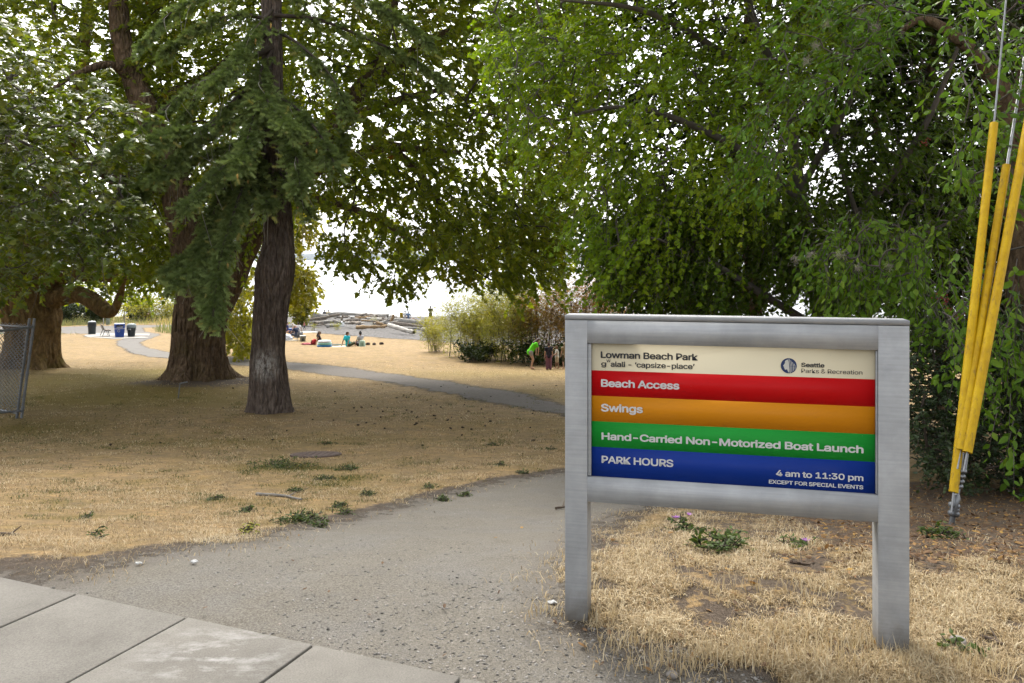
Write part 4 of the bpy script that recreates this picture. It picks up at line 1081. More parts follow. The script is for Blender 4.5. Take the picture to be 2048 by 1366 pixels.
# ------------------------------------------------------------------ small leaved tree behind the sign
T4 = GS(1655, 985); T4[1] = 13.5; T4[0] = (1655 - 1024) / F * 13.5; T4[2] = float(sample_z(T4[0], T4[1]))
haw = thing('hawthorn_tree', 'bright green small leaved tree arching over the park sign', 'tree', T4)
SK4 = []
def limbs4(lst, tree, base, m, nm='limb', sd0=60):
    o = []
    for k, (pts, rp) in enumerate(lst): o.append(limb(tree, base, pts, rp, nm, m, sd0 + k, .05, 16, 50, .06))
    return o
tb = proj(T4)
SK4 = limbs4([([(tb[0], tb[1] + 60, 13.5), (1660, 800, 13.5), (1640, 640, 13.5), (1625, 520, 13.5), (1600, 380, 13.4), (1570, 200, 13.2), (1500, 20, 13), (1450, -250, 13)], [20, 17, 15, 13, 12, 10, 8, 4])], haw, T4, TWIGG, 'trunk')
SK4 += limbs4([([(1640, 660, 13.5), (1560, 610, 13), (1480, 560, 12.6), (1380, 500, 12.4), (1290, 470, 12.4)], [9, 8, 7, 5, 2]), ([(1600, 400, 13.4), (1480, 300, 13), (1330, 230, 12.6), (1220, 215, 12.4), (1120, 240, 12.4)], [9, 8, 6, 4, 2]),
    ([(1570, 210, 13.2), (1420, 90, 12.8), (1280, 20, 12.5), (1120, 0, 12.4)], [8, 7, 5, 2]), ([(1625, 520, 13.5), (1760, 380, 13), (1850, 250, 12.5), (1930, 60, 12)], [9, 8, 6, 3]),
    ([(1600, 380, 13.4), (1700, 200, 12.6), (1760, 40, 12), (1800, -150, 12)], [8, 6, 5, 2]), ([(1640, 640, 13.5), (1720, 560, 13.2), (1830, 480, 12.8), (1930, 430, 12.5)], [9, 7, 5, 2]), ([(1655, 700, 13.5), (1700, 610, 13.3), (1720, 470, 13), (1680, 330, 12.8)], [9, 8, 6, 3])], haw, T4, TWIGG)
sk = np.concatenate(SK4)
b4 = region([(1010, -380), (1560, -380), (1760, 40), (1640, 220), (1500, 420), (1450, 560), (1330, 600), (1230, 560), (1160, 470), (1120, 360), (1040, 250), (960, 100)], 11, 15.5, 6000, .9, .06, 11, 26)
b5 = np.concatenate([region([(1180, 430), (1500, 350), (1760, 420), (1800, 600), (1740, 590), (1690, 610), (1600, 575), (1530, 580), (1470, 615), (1400, 630), (1280, 605), (1200, 560)], 12, 15.5, 2800, .6, -.02, 12, 9),
    region([(1480, -380), (2000, -380), (1950, 500), (1800, 560), (1600, 330)], 12, 15.5, 2500, .7, .04, 13, 20)])
crown(haw, b4, P(1560, 200, 13.6), .38, 10, .070, 'lobed', HAW, TWIGG, sk, 360, .5, drift=.45, up=.6, r0=.022, outw=.7, bare=120)
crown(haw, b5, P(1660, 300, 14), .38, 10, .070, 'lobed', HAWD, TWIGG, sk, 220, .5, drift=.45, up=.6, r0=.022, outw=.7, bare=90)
# darker trees standing behind it
for k, (poly, d0, d1, n_, base, lab) in enumerate([
        ([(1230, -300), (1720, -300), (1640, 300), (1600, 330), (1560, 560), (1500, 610), (1330, 590), (1250, 480)], 17, 22, 3000, (1500, 18.5), 'dark leafy tree standing behind the left half of the small leaved tree'),
        ([(1640, -300), (2250, -300), (2250, 700), (1990, 690), (1840, 650), (1790, 560), (1760, 500), (1700, 430), (1680, 250)], 14.5, 21, 6600, (1880, 17), 'dark shaded tree on the right between the sign and the yellow guards')]):
    bx, bd = base
    b = np.array([(bx - 1024) / F * bd, bd, float(sample_z((bx - 1024) / F * bd, bd))])
    t = thing('shade_tree', lab, 'tree', b)
    by = float(proj(b)[1])
    s1 = limb(t, b, [(bx, by + 20, bd), (bx + 10, 600, bd), (bx - 10, 450, bd), (bx - 30, 250, bd), (bx, 0, bd), (bx, -250, bd)], [17, 14, 13, 11, 8, 3], 'trunk', BK_MAP, 80 + k)
    s2 = limb(t, b, [(bx - 5, 500, bd), (bx - 90, 380, bd), (bx - 140, 200, bd)], [9, 7, 3], 'limb', BK_MAP, 83 + k)
    s3 = limb(t, b, [(bx - 10, 450, bd), (bx + 100, 330, bd), (bx + 150, 120, bd)], [9, 7, 3], 'limb', BK_MAP, 86 + k)
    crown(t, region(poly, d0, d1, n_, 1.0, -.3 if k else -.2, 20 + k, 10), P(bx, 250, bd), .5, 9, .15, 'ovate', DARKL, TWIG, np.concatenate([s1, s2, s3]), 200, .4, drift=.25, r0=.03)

# ------------------------------------------------------------------ hedge and climbing vine on the right
hg = GS(1960, 985)
hedge = thing('hedge', 'dense dark small leaved hedge behind the yellow guards, right of the sign', 'hedge', hg)
bh = region([(1822, 650), (1990, 640), (2300, 560), (2300, 1030), (2100, 1010), (1980, 1000), (1900, 970), (1850, 930), (1815, 850)], 8.1, 10.5, 3400, .5, -.35, 31, 8, dfun=lambda x, y: np.clip((y - 850) / 150, -1, 1) * -.25)
crown(hedge, bh, P(1990, 800, 11), .22, 12, .048, 'ovate', HEDGE, TWIG, np.array([hg + [x, .8, .1] for x in (-.4, 0, .5, 1, 1.5)]), 120, .2, name='foliage', drift=-.1, up=.35, r0=.015, tilt=.8, twname='stem')
vine = thing('climbing_vine', 'broad leaved green vine with fluffy pale seed heads draped over the trees on the right', 'vine', GS(2040, 1010))
bv = np.concatenate([region([(1890, 20), (2200, -200), (2300, 1000), (2060, 960), (1990, 860), (1960, 760), (1900, 700), (1870, 640), (1890, 500), (1830, 420), (1880, 280), (1930, 200)], 7.3, 8.7, 680, .5, .05, 41, 10),
    region([(1560, -120), (1850, -120), (1830, 60), (1760, 130), (1660, 190), (1590, 200), (1560, 80)], 8.6, 10.2, 260, .5, .1, 42, 10),
    region([(1600, 430), (1860, 420), (1900, 640), (1830, 660), (1740, 600), (1640, 560)], 8.8, 10.4, 300, .5, .02, 43, 10),
    region([(1500, 120), (1640, 160), (1600, 300), (1530, 400), (1490, 300)], 9, 10.4, 70, .5, .05, 44, 10)])
crown(vine, bv, P(1960, 300, 10), .4, 7, .088, 'ovate', VINE, TWIGG, np.array([P(x, y, 9.2) for x, y in ((2040, 900), (2030, 700), (2020, 500), (1950, 350), (1800, 250), (1700, 100), (1760, 520), (1900, 560), (2000, 200), (2040, 0))]), 150, .8, name='foliage', drift=.5, up=.45, r0=.012, tilt=.5, rise=.05, twname='stem')
mb = MB()
for px, py, d in [(1655, 48, 8.8), (1722, 25, 8.8), (1752, 55, 8.8), (1632, 92, 9), (1612, 122, 9), (1622, 510, 9), (1680, 510, 9), (1717, 535, 9), (1778, 533, 9), (1590, 520, 9.2), (1985, 538, 6.9)]:
    c = P(px, py, d); k = 110; u = rng.normal(0, 1, (k, 3)); u /= np.linalg.norm(u, axis=1)[:, None]
    L = rng.uniform(.03, .062, k)
    o = c + rng.normal(0, .022, (k, 3))
    tv = np.array([[0, .0012, 0], [0, -.0012, 0], [1, 0, 0.0]]); w = rng.normal(0, 1, (k, 3))
    R = basis(u, w); V = np.einsum('nij,vj->nvi', R, tv) ; V = o[:, None] + np.einsum('nij,vj->nvi', R, tv * 1.0) * np.stack([L, L, L], 1)[:, None] * 1.0
    V[:, 0] = o + R[:, :, 1] * .0022; V[:, 1] = o - R[:, :, 1] * .0022; V[:, 2] = o + u * L[:, None]
    mb.add(V.reshape(-1, 3), (np.array([[0, 1, 2]])[None] + (np.arange(k) * 3)[:, None, None]).reshape(-1, 3))
vl = np.array(vine.location)
for kk in range(len(mb.V)): mb.V[kk] = mb.V[kk] - vl
link('seed_head', mb.mesh('seed_head'), plain('seed_fluff', (.45, .42, .33), .9, var=.2), vine)['kind'] = 'stuff'
mb = MB()
for px, py, d in [(1880, 594, 8.6), (1900, 625, 8.6), (1890, 600, 8.6), (1925, 628, 8.6), (1915, 632, 8.5), (1850, 285, 9)]:
    c = P(px, py, d)
    for k in range(12): mb.ball(c + rng.normal(0, .028, 3) - hg, .009, 6, 4)
o = link('berry', mb.mesh('berry', True), plain('red_berry', (.28, .03, .02), .4), hedge); o['kind'] = 'stuff'
# brown trunk seen through the vine at the upper right
tb = GS(2035, 960); tb = np.array([P(2030, 700, 9.9)[0], 9.9, float(sample_z(P(2030, 700, 9.9)[0], 9.9))])
ivt = thing('ivy_tree', 'leaning brown trunk at the right picture edge behind the guy wires', 'tree', tb)
limb(ivt, tb, [(2050, 960, 9.9), (2040, 700, 9.9), (2035, 400, 9.9), (2020, 230, 9.9), (1990, 160, 9.9), (1930, 90, 9.9), (1850, 40, 10), (1790, 70, 10.1)], [28, 26, 24, 22, 17, 12, 8, 4], 'trunk', BK_MAP, 91)
s9 = limb(ivt, tb, [(2025, 250, 9.9), (2070, 80, 9.9), (2100, -150, 9.9)], [20, 16, 10], 'limb', BK_MAP, 92)
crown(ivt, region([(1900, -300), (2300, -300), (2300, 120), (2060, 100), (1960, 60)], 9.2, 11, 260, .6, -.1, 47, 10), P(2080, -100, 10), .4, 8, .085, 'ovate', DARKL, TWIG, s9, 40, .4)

# ------------------------------------------------------------------ shrubs at the far side of the lawn
def shrub(label, px, py, w, h, n_st, leaf, nl, ml, mt, templ='slim', cat='shrub', spread=.5, name='shrub', group=None, dz=0.0, lean=0.0, low=.05):
    g = GS(px, py); m = g[1] / F; W, H = w * m, h * m
    t = thing(name, label, cat, g, group=group)
    mb = MB(); tips = []
    for k in range(n_st):
        a = rnd.uniform(0, 6.28); r0 = rnd.uniform(0, .36) * W
        top = np.array([math.cos(a) * W * spread * rnd.uniform(.3, 1.15) + lean * H, math.sin(a) * W * spread * rnd.uniform(.3, 1.15), H * rnd.uniform(.4, 1.05)])
        b = np.array([math.cos(a) * r0, math.sin(a) * r0, -.05])
        mid = b * .5 + top * .5 + np.array([-.12 * top[0], -.12 * top[1], .08 * H])
        q = spline([b, mid, top], 10); rr = .008 * H / 2.5 + .005
        V, Q, _ = tube_np(q, np.linspace(rr, rr * .3, 10), 5); mb.add(V, Q); tips.append(q)
        for j in range(3):
            s = q[rnd.randrange(3, 9)]; e = s + np.array([rnd.gauss(0, .14) * W, rnd.gauss(0, .14) * W, rnd.uniform(.08, .3) * H])
            q2 = spline([s, (s + e) / 2 + [0, 0, .03 * H], e], 6); V, Q, _ = tube_np(q2, np.linspace(rr * .5, rr * .2, 6), 4); mb.add(V, Q); tips.append(q2)
    link('stem', mb.mesh('stem', True), mt, t)
    pts = np.concatenate([q[max(0, int(len(q) * low)):] for q in tips])
    base = pts[rng.integers(0, len(pts), nl)] + rng.normal(0, .085 * W + .02, (nl, 3)) * [1, 1, .6]; base[:, 2] = np.abs(base[:, 2] - .05) + .04
    td = rng.normal(0, .6, (nl, 3)); td[:, 2] += .7; td /= np.linalg.norm(td, axis=1)[:, None]
    V, Fc, tint, SV, SF = leafy_twigs(base, td, np.full(nl, leaf * 2.2), 5, leaf, templ, .2, .5, .9, .7)
    link('foliage', mesh_np('foliage', V, Fc, dict(tint=tint)), ml, t)
    return t
shrub('small yellow green willow bush alone at the left end of the bank of shrubs', 873, 704, 60, 62, 26, .13, 900, YELL, TWIG, spread=.75)
shrub('tall pale green willow shrub beside the small yellow green bush', 945, 712, 150, 125, 30, .12, 5200, WILL, TWIG, spread=.55)
shrub('green and brown willow shrub between the pale green one and the rusty ones', 1020, 722, 150, 145, 30, .12, 4800, WILL, TWIG, spread=.5)
shrub('rust brown half dry shrub behind the girl in the green shirt', 1085, 722, 150, 165, 30, .12, 4800, RUSTL, TWIG, spread=.5)
shrub('tall rust brown shrub rising over the left corner of the sign', 1170, 725, 160, 200, 30, .12, 4200, RUSTL, TWIG, spread=.5)
shrub('sparse brown shrub behind the top edge of the sign', 1260, 720, 150, 170, 36, .13, 1800, RUSTL, TWIG, spread=.55)
shrub('dark leafy shrub behind the sign panel', 1420, 745, 200, 120, 30, .12, 1300, DARKL, TWIG, 'ovate', spread=.55)
shrub('low dark green bramble at the foot of the shrubs', 960, 722, 70, 30, 14, .12, 500, DARKL, TWIG, 'ovate', spread=.7)
shrub('low dark bramble at the feet of the three children', 1095, 728, 130, 42, 22, .12, 900, DARKL, TWIG, 'ovate', spread=.7)
shrub('bright yellow green bush by the beach right of the fir trunk', 602, 652, 46, 62, 26, .2, 800, YELL, TWIG, 'lobed', spread=.55)
shrub('small yellow green tuft on the beach gravel left of the white board', 672, 660, 14, 14, 10, .1, 120, YELL, TWIG, spread=.8)
shrub('small dry weed at the left edge of the beach gravel', 626, 662, 12, 18, 8, .1, 60, WILL, TWIG, spread=.7)
shrub('low green weed growing among the driftwood logs', 748, 651, 14, 13, 8, .1, 90, YELL, TWIG, spread=.8)
# far left: beach scrub beyond the walkway
for k, (px, py, w, h, ml, lab) in enumerate([(30, 648, 120, 60, WILL, 'bluish green scrub at the far left beyond the old tree'), (135, 648, 70, 48, DARKL, 'dark rounded bush under the arching limb'), (190, 646, 60, 40, DARKL, 'dark low bush behind the bench'), (310, 642, 110, 48, WILL, 'green bush behind the overturned pink boat'), (275, 641, 50, 40, DARKL, 'dark bush left of the overturned pink boat')]):
    shrub(lab, px, py, w, h, 24, .2, 900, ml, TWIG, 'ovate', spread=.5)
sg = GS(249, 652)
sap = thing('sapling', 'staked young tree with pale stem behind the blue recycling bin', 'tree', sg)
mx_ = sg[1] / F
MB().tube([(0, 0, 0), (.05, 0, 22 * mx_), (-.08, 0, 40 * mx_)], [.05, .04, .02], 8).build('trunk', plain('pale_bark', (.42, .36, .28), .9), sap, True)
crown(sap, sg + rng.normal(0, 1, (110, 3)) * np.array([.42, .42, .38]) + np.array([0, 0, 36 * mx_]), sg + [0, 0, 1], .3, 6, .15, 'ovate', YELL, TWIG, sg[None] + [[0, 0, 30 * mx_]], 12, .3)
def post(name, label, px, py, h, r, m, bar=0.0, cat='post'):
    g = GS(px, py); mm = g[1] / F
    mb = MB().tube([(0, 0, -.1), (0, 0, h * mm)], r, 8)
    if bar: mb.tube([(0, 0, h * mm - .05), (bar, 0, h * mm + .04)], r * .8, 8)
    return tag(mb.build(name, m, None, True, loc=g), label, cat)
WPOST = plain('white_paint', (.7, .69, .65), .6)
post('white_pole', 'thin white pole with a crossbar beside the old tree trunk', 108, 648, 42, .06, WPOST, .9, 'pole')
post('utility_post', 'stout grey green post under the tip of the arching limb', 216, 650, 26, .18, plain('grey_green_paint', (.25, .3, .26), .7))
post('marker_stake', 'thin pale stake standing in the beach grass', 207, 650, 20, .05, WPOST)
# overturned boat
g = GS(292, 640); mm = g[1] / F
t = thing('kayak', 'overturned pink red boat lying on the beach grass', 'boat', (g[0], g[1], g[2] + .35), math.radians(-12))
th_ = np.linspace(-1, 1, 25)
V = []
for u_ in th_:
    w_ = .55 * (1 - abs(u_) ** 2.2) + .01; h_ = .42 * (1 - abs(u_) ** 3) + .02
    for a_ in np.linspace(0, np.pi, 11): V.append((u_ * 14 * mm, math.cos(a_) * w_, math.sin(a_) * h_ + .25 * u_ * u_))
V = np.array(V); i = np.arange(10)
Q = np.concatenate([np.stack([k * 11 + i, k * 11 + i + 1, (k + 1) * 11 + i + 1, (k + 1) * 11 + i], 1) for k in range(24)])
hull = link('hull', mesh_np('hull', V, Q, smooth=True), plain('faded_red_hull', (.55, .16, .15), .5, var=.2, scale=1.5), t)
mo = hull.modifiers.new('s', 'SOLIDIFY'); mo.thickness = .03
MB().tube([V[k * 11 + 5] + [0, 0, .01] for k in range(25)], .035, 6).build('keel', plain('pale_keel', (.6, .35, .3), .5), t)
MB().tube([(0, 0, -.5), (0, 0, .3)], .12, 6).tube([(3, 0, -.5), (3, 0, .25)], .1, 6).tube([(-3, 0, -.5), (-3, 0, .25)], .1, 6).build('trestle', GREYW, t)
# tall dune grass
bl = np.concatenate([region([(105, 610), (560, 610), (560, 656), (350, 650), (200, 652), (105, 656)], 62, 90, 10, 1, -2)]) if False else None
n_ = 26000
px = rng.uniform(-250, 545, n_); dd = rng.uniform(66, 110, n_)
x = (px - 1024) / F * dd
keep = (sdist(x, dd, PATH_FAR) < -.8) & (sdist(x, dd, BEACH) < -2.5)
x, dd = x[keep], dd[keep]; n_ = len(x)
base = np.stack([x, dd, sample_z(x, dd)], 1)
H = rng.uniform(.5, 1.25, n_) * np.clip(.55 + .6 * noise3(x / 3, dd / 3, 0, 4), .2, 1.2)
ax = rng.normal(0, .22, (n_, 3)); ax[:, 2] += 1
tv = np.array([[0, -.03, 0], [0, .03, 0], [.55, .022, .04], [.55, -.022, .04], [1, 0, .2]]); 
Vq, Fq = instances(tv, np.array([[0, 1, 2], [0, 2, 3], [3, 2, 4]]), base, basis(ax, rng.normal(0, 1, (n_, 3))), H)
DUNE = leafmat('dune_grass_blade', [(0, (.12, .16, .09)), (.5, (.19, .23, .13)), (.85, (.3, .3, .15)), (1, (.42, .34, .16))], .3, .6, .2, k=.8)
tag(link('dune_grass', mesh_np('dune_grass', Vq, Fq, dict(tint=np.repeat(np.clip(.5 + .5 * noise3(x / 4, dd / 4, 1, 6) + rng.normal(0, .15, n_), 0, 1), 5))), DUNE), kind='stuff')
# ------------------------------------------------------------------ driftwood
DW = [bark('driftwood_%d' % k, *c, 0, (6, 6, 6), .6) for k, c in enumerate([((.14, .13, .12), (.27, .26, .24), (.42, .4, .37)), ((.1, .085, .07), (.2, .17, .14), (.32, .28, .24)), ((.17, .11, .06), (.3, .2, .11), (.42, .31, .19)), ((.3, .28, .25), (.45, .42, .38), (.56, .53, .48))])]
ENDW = plain('end_grain', (.16, .13, .10), .9, var=.3)
def log(label, a, b, rpx, m, d=None, d2=None, taper=.75, hollow=False, group='driftwood logs on the beach', bend=.06):
    if d is None: d = G((a[0] + b[0]) / 2, max(a[1], b[1]) + rpx)[1]
    A, B_ = P(*a, d), P(*b, d if d2 is None else d2)
    r = rpx / F * d; L = np.linalg.norm(B_ - A)
    c = (A + B_) / 2
    q = spline([A - c, (A - c) * .3 + rng.normal(0, bend * r * 3, 3), (B_ - c) * .4 + rng.normal(0, bend * r * 3, 3), B_ - c], 16)
    rr = r * np.linspace(1, taper, 16) * (1 + .12 * rng.normal(0, 1, 16))
    rr[0] *= .85; rr[-1] *= .9
    V, Q, T = bark_tube(q, rr, 14, 16, .1, 4, None, (), rnd.randrange(99), .1, 1.0)
    t = thing('driftwood_log', label, 'log', c, group=group)
    link('trunk', mesh_np('trunk', V, [Q, T], smooth=True), m, t)
    if hollow:
        dr = (q[-1] - q[-2]) / np.linalg.norm(q[-1] - q[-2])
        MB().tube([q[-1] + dr * .01, q[-1] + dr * .03], rr[-1] * .72, 14).build('hollow_end', plain('dark_hollow', (.05, .04, .03), .95), t)
        MB().tube([q[-1] - dr * .05, q[-1] + dr * .015], rr[-1] * 1.02, 14).build('end_grain', ENDW, t)
    else:
        MB().tube([q[0], q[0] - (q[1] - q[0]) * .02], rr[0] * .85, 10).build('end_grain', ENDW, t)
    return t
log('pale driftwood log with a dark hollow end lying apart toward the lawn', (778, 650), (828, 664.5), 4.6, DW[3], 68, 65, .85, True)
log('pale short driftwood log at the right end of the beach beside the shrubs', (842, 659), (905, 660.5), 4.2, DW[3])
log('thin grey driftwood log leading to the pale short one', (800, 655), (846, 658), 2.6, DW[0])
log('longest silver grey driftwood log, uppermost of the right hand pile', (790, 640), (885, 650), 5.5, DW[0], 78, 76)
log('long dark brown driftwood log right below the silver grey one', (787, 646.5), (862, 654), 4, DW[1], 74)
log('orange brown driftwood log in front of the pile beside green weeds', (712, 655), (771, 653.5), 4, DW[2], 73)
log('long grey driftwood log forming the top ridge of the pile by the water', (655, 627.5), (778, 630), 3.6, DW[0], 98)
log('thick rounded grey log end rising at the left end of the pile', (622, 629.5), (656, 632), 6.5, DW[0], 90)
log('brown driftwood log slanting up across the left half of the pile', (612, 641), (680, 629), 3.6, DW[1], 84)
log('grey driftwood log lying level at the lower left of the pile', (618, 645), (682, 644), 3.6, DW[0], 80)
log('thin dark log flat on the gravel at the lower left', (627, 650), (654, 650), 1.8, DW[1])
log('short grey log block just left of the white board', (652, 652.5), (677, 651), 3.2, DW[0])
A_, B_ = P(769, 646, 78), P(785, 625.5, 79); c = (A_ + B_) / 2
t = thing('driftwood_plank', 'pale split slab of wood standing tilted out of the driftwood pile', 'plank', c)
D_ = (B_ - A_) / 2; n_ = np.array([.75, 0, .55]) * .2
mb = MB(); V = [];
for s in (-1, 1):
    for w in (-1, 1):
        for h_ in (0, .12): V.append(D_ * s * (1 + .08 * w * (s > 0)) + n_ * w * (1 if s < 0 else .7) + np.array([0, h_, 0]))
mb.add(V, [[0, 2, 3, 1], [4, 5, 7, 6], [0, 1, 5, 4], [2, 6, 7, 3], [0, 4, 6, 2], [1, 3, 7, 5]]); mb.build('plank', DW[3], t)
log('dark brown leaning root stump right behind the tilted pale slab', (782, 646), (787, 629), 3.2, DW[2], 79.4)
log('dark forked snag sticking up in the middle of the pile', (681, 645), (688, 628), 2.2, DW[1], 82)
for k in range(46):                # the jumble between
    u = rnd.random(); x = 628 + 160 * rnd.random(); row = rnd.random(); y = 629.5 + 19 * row + rnd.uniform(-1, 1); d = 96 - 21 * row
    if x < 690 and y > 646: continue
    L = rnd.uniform(8, 34); a = rnd.gauss(0, .32)
    big_ = rnd.random() < .3
    m = DW[rnd.choice([0, 0, 1, 1, 3, 2])]
    log('weathered driftwood log jumbled in the beach pile', (x - L / 2 * math.cos(a), y + L / 2 * math.sin(a) * .5), (x + L / 2 * math.cos(a), y - L / 2 * math.sin(a) * .5), rnd.uniform(1.6, 3.4), m, d, d + rnd.uniform(-1.6, 1.6), rnd.uniform(.5, .95))
for (px, py, s, lab) in [(609, 650, 6.2, 'pale rounded boulder at the left end of the driftwood pile'), (637, 645, 5, 'dark grey boulder under the slanting brown log'), (906, 640, 5, 'grey boulder by the water beside the shrubs')]:
    g = GS(px, py); mm = g[1] / F
    bm = bmesh.new(); bmesh.ops.create_icosphere(bm, subdivisions=4, radius=s * mm)
    for vv in bm.verts: vv.co *= 1 + .22 * float(noise3(vv.co.x * 4, vv.co.y * 4, vv.co.z * 4, int(px)))
    me = bpy.data.meshes.new('boulder'); bm.to_mesh(me); bm.free(); me.polygons.foreach_set('use_smooth', np.ones(len(me.polygons), bool))
    tag(link('boulder', me, DW[0], None, (g[0], g[1], g[2] + s * mm * .55)), lab, 'boulder')
g = GS(682, 653); mm = g[1] / F
t = thing('sandwich_board', 'white folding board sign standing on the beach gravel before the driftwood', 'sign', g, math.radians(14))
WB = plain('white_board', (.85, .87, .88), .5, var=.04, k=1.0)
def leaf_board(s, nm):
    M = Matrix.Rotation(math.radians(24 * s), 4, 'X'); M.translation = (0, .23 * s, 0)
    return MB().box((-.32, -.012, 0), (.32, .012, .62), np.array(M)).build(nm, WB, t)
M0 = Matrix.Rotation(math.radians(-24), 4, 'X'); M0.translation = (0, -.25, 0)
fr = leaf_board(-1, 'front_board'); leaf_board(1, 'back_board')
MB().box((-.14, -.018, .3), (.12, -.0125, .45), np.array(M0)).box((-.2, -.018, .2), (.2, -.0125, .23), np.array(M0)).build('printed_block', plain('grey_blue_print', (.3, .42, .48), .6), fr)

# ------------------------------------------------------------------ people
DG = bpy.context.evaluated_depsgraph_get
def remesh(mb, voxel, smooth=4):
    me = mb.mesh('body'); o = bpy.data.objects.new('tmp', me); COL.objects.link(o)
    r = o.modifiers.new('r', 'REMESH'); r.mode = 'VOXEL'; r.voxel_size = voxel; r.use_smooth_shade = True
    s = o.modifiers.new('s', 'SMOOTH'); s.factor = .5; s.iterations = smooth
    DG().update()
    out = bpy.data.meshes.new_from_object(o.evaluated_get(DG()))
    bpy.data.objects.remove(o); bpy.data.meshes.remove(me)
    return out
def cap(mb, a, b, ra, rb):
    a, b = np.array(a, float), np.array(b, float)
    t = np.linspace(0, 1, 6)[:, None]
    mb.tube(a + (b - a) * t, ra + (rb - ra) * t[:, 0], 12); mb.ball(a, ra, 12, 8); mb.ball(b, rb, 12, 8)
SKIN = [plain('fair_skin', (.52, .31, .22), .55, var=.06, k=.85), plain('tan_skin', (.36, .2, .13), .55, var=.06, k=.85), plain('brown_skin', (.2, .11, .07), .55, var=.06)]
def cloth(nm, c): return plain(nm, c, .9, var=.12, scale=14, k=.85)
HAIR = dict(brown=plain('brown_hair', (.09, .05, .03), .6), blond=plain('blond_hair', (.42, .29, .14), .6), black=plain('black_hair', (.02, .017, .015), .6))
STAND = dict(pel=(0, 0, .52), che=(0, .0, .73), nk=(0, -.005, .835), hd=(0, .012, .93), sh=(.105, 0, .80), el=(.14, -.01, .65), wr=(.145, .04, .51), hip=(.052, 0, .505), kn=(.058, .012, .28), an=(.06, -.01, .045))
def figure(label, loc, rz, H, pose, skin=0, shirt=None, legs=None, hair=None, hairlen=.0, hat=None, sleeve='short', leglen='short', vox=.012, bun=False, shortk=.8):
    """pose: STAND joints with overrides; side joints take a suffix L or R"""
    J = {}
    for k, v in STAND.items():
        if k in ('pel', 'che', 'nk', 'hd'): J[k] = np.array(v)
        else:
            J[k + 'R'] = np.array(v); J[k + 'L'] = np.array(v) * (-1, 1, 1)
    for k, v in pose.items():
        J[k] = np.array(v, float)
    J = {k: v * H for k, v in J.items()}
    t = thing('person', label, 'person', loc, math.radians(rz))
    h = H
    def torso(mb, g):
        cap(mb, J['pel'], J['che'], .068 * h + g, .078 * h + g)
        cap(mb, J['hipL'], J['hipR'], .062 * h + g, .062 * h + g)
        cap(mb, J['shL'], J['shR'], .042 * h + g, .042 * h + g)
        cap(mb, (J['shL'] * .7 + J['che'] * .3), J['che'], .05 * h + g, .07 * h + g); cap(mb, (J['shR'] * .7 + J['che'] * .3), J['che'], .05 * h + g, .07 * h + g)
    mb = MB(); torso(mb, 0)
    cap(mb, J['che'], J['nk'], .05 * h, .032 * h); cap(mb, J['nk'], J['hd'], .03 * h, .034 * h)
    up = J['hd'] - J['nk']; up /= np.linalg.norm(up); face = np.array(pose.get('face', (0, 1, 0)), float)
    face = face - up * (face @ up); face /= np.linalg.norm(face); right = np.cross(face, up)
    R = np.stack([right, face, up], 1)
    def hb(c, r): 
        m2 = MB().ball((0, 0, 0), np.array(r) * h, 14, 10); mb.add(m2.V[0] @ R.T + J['hd'] + R @ (np.array(c) * h), *[np.concatenate(f) for f in m2.F.values()])
    hb((0, 0, .008), (.047, .058, .062)); hb((0, .022, -.03), (.034, .034, .034)); hb((0, .060, -.006), (.009, .014, .016)); hb((.048, -.004, -.004), (.008, .013, .019)); hb((-.048, -.004, -.004), (.008, .013, .019))
    for s in 'LR':
        cap(mb, J['sh' + s], J['el' + s], .031 * h, .024 * h); cap(mb, J['el' + s], J['wr' + s], .024 * h, .016 * h)
        f = J['wr' + s] - J['el' + s]; f /= np.linalg.norm(f)
        sd = np.cross(f, [0, 0, 1.0]) if abs(f[2]) < .8 else np.array([0, 1.0, 0]); sd = sd - f * (sd @ f); sd /= np.linalg.norm(sd)
        nn = np.cross(sd, f)
        pc = J['wr' + s] + f * .028 * h; cap(mb, J['wr' + s], pc, .015 * h, .019 * h)
        for q_ in range(4):
            b0 = pc + sd * (q_ - 1.5) * .0105 * h + f * .012 * h; ln_ = (.032, .04, .038, .03)[q_] * h
            b1 = b0 + f * ln_ * .55; cap(mb, b0, b1, .0064 * h, .006 * h); cap(mb, b1, b1 + (f * .8 + nn * .5) * ln_ * .5, .006 * h, .005 * h)
        cap(mb, J['wr' + s] + f * .012 * h + sd * -.012 * h, J['wr' + s] + f * .04 * h - sd * .034 * h, .008 * h, .006 * h)
        cap(mb, J['hip' + s], J['kn' + s], .052 * h, .034 * h); cap(mb, J['kn' + s], J['an' + s], .034 * h, .021 * h)
        to = np.array(pose.get('toe' + s, J['an' + s] / h + np.array([0, .10, -.028]))) * h
        cap(mb, J['an' + s] + [0, 0, -.012 * h], to, .025 * h, .018 * h)
    me = remesh(mb, vox * max(.8, h)); link('body', me, SKIN[skin], t)
    if shirt:
        mb = MB(); torso(mb, .013 * h)
        for s in 'LR':
            e = J['sh' + s] * .45 + J['el' + s] * .55 if sleeve == 'short' else J['el' + s]
            if sleeve != 'none': cap(mb, J['sh' + s], e, .043 * h, .038 * h)
            if sleeve == 'long': cap(mb, J['el' + s], J['el' + s] * .1 + J['wr' + s] * .9, .038 * h, .027 * h)
        cap(mb, J['pel'] * 1.04 - J['che'] * .04, J['pel'] * .8 + J['che'] * .2, .1 * h, .092 * h)
        link('shirt', remesh(mb, vox * 1.2 * max(.8, h)), shirt, t)
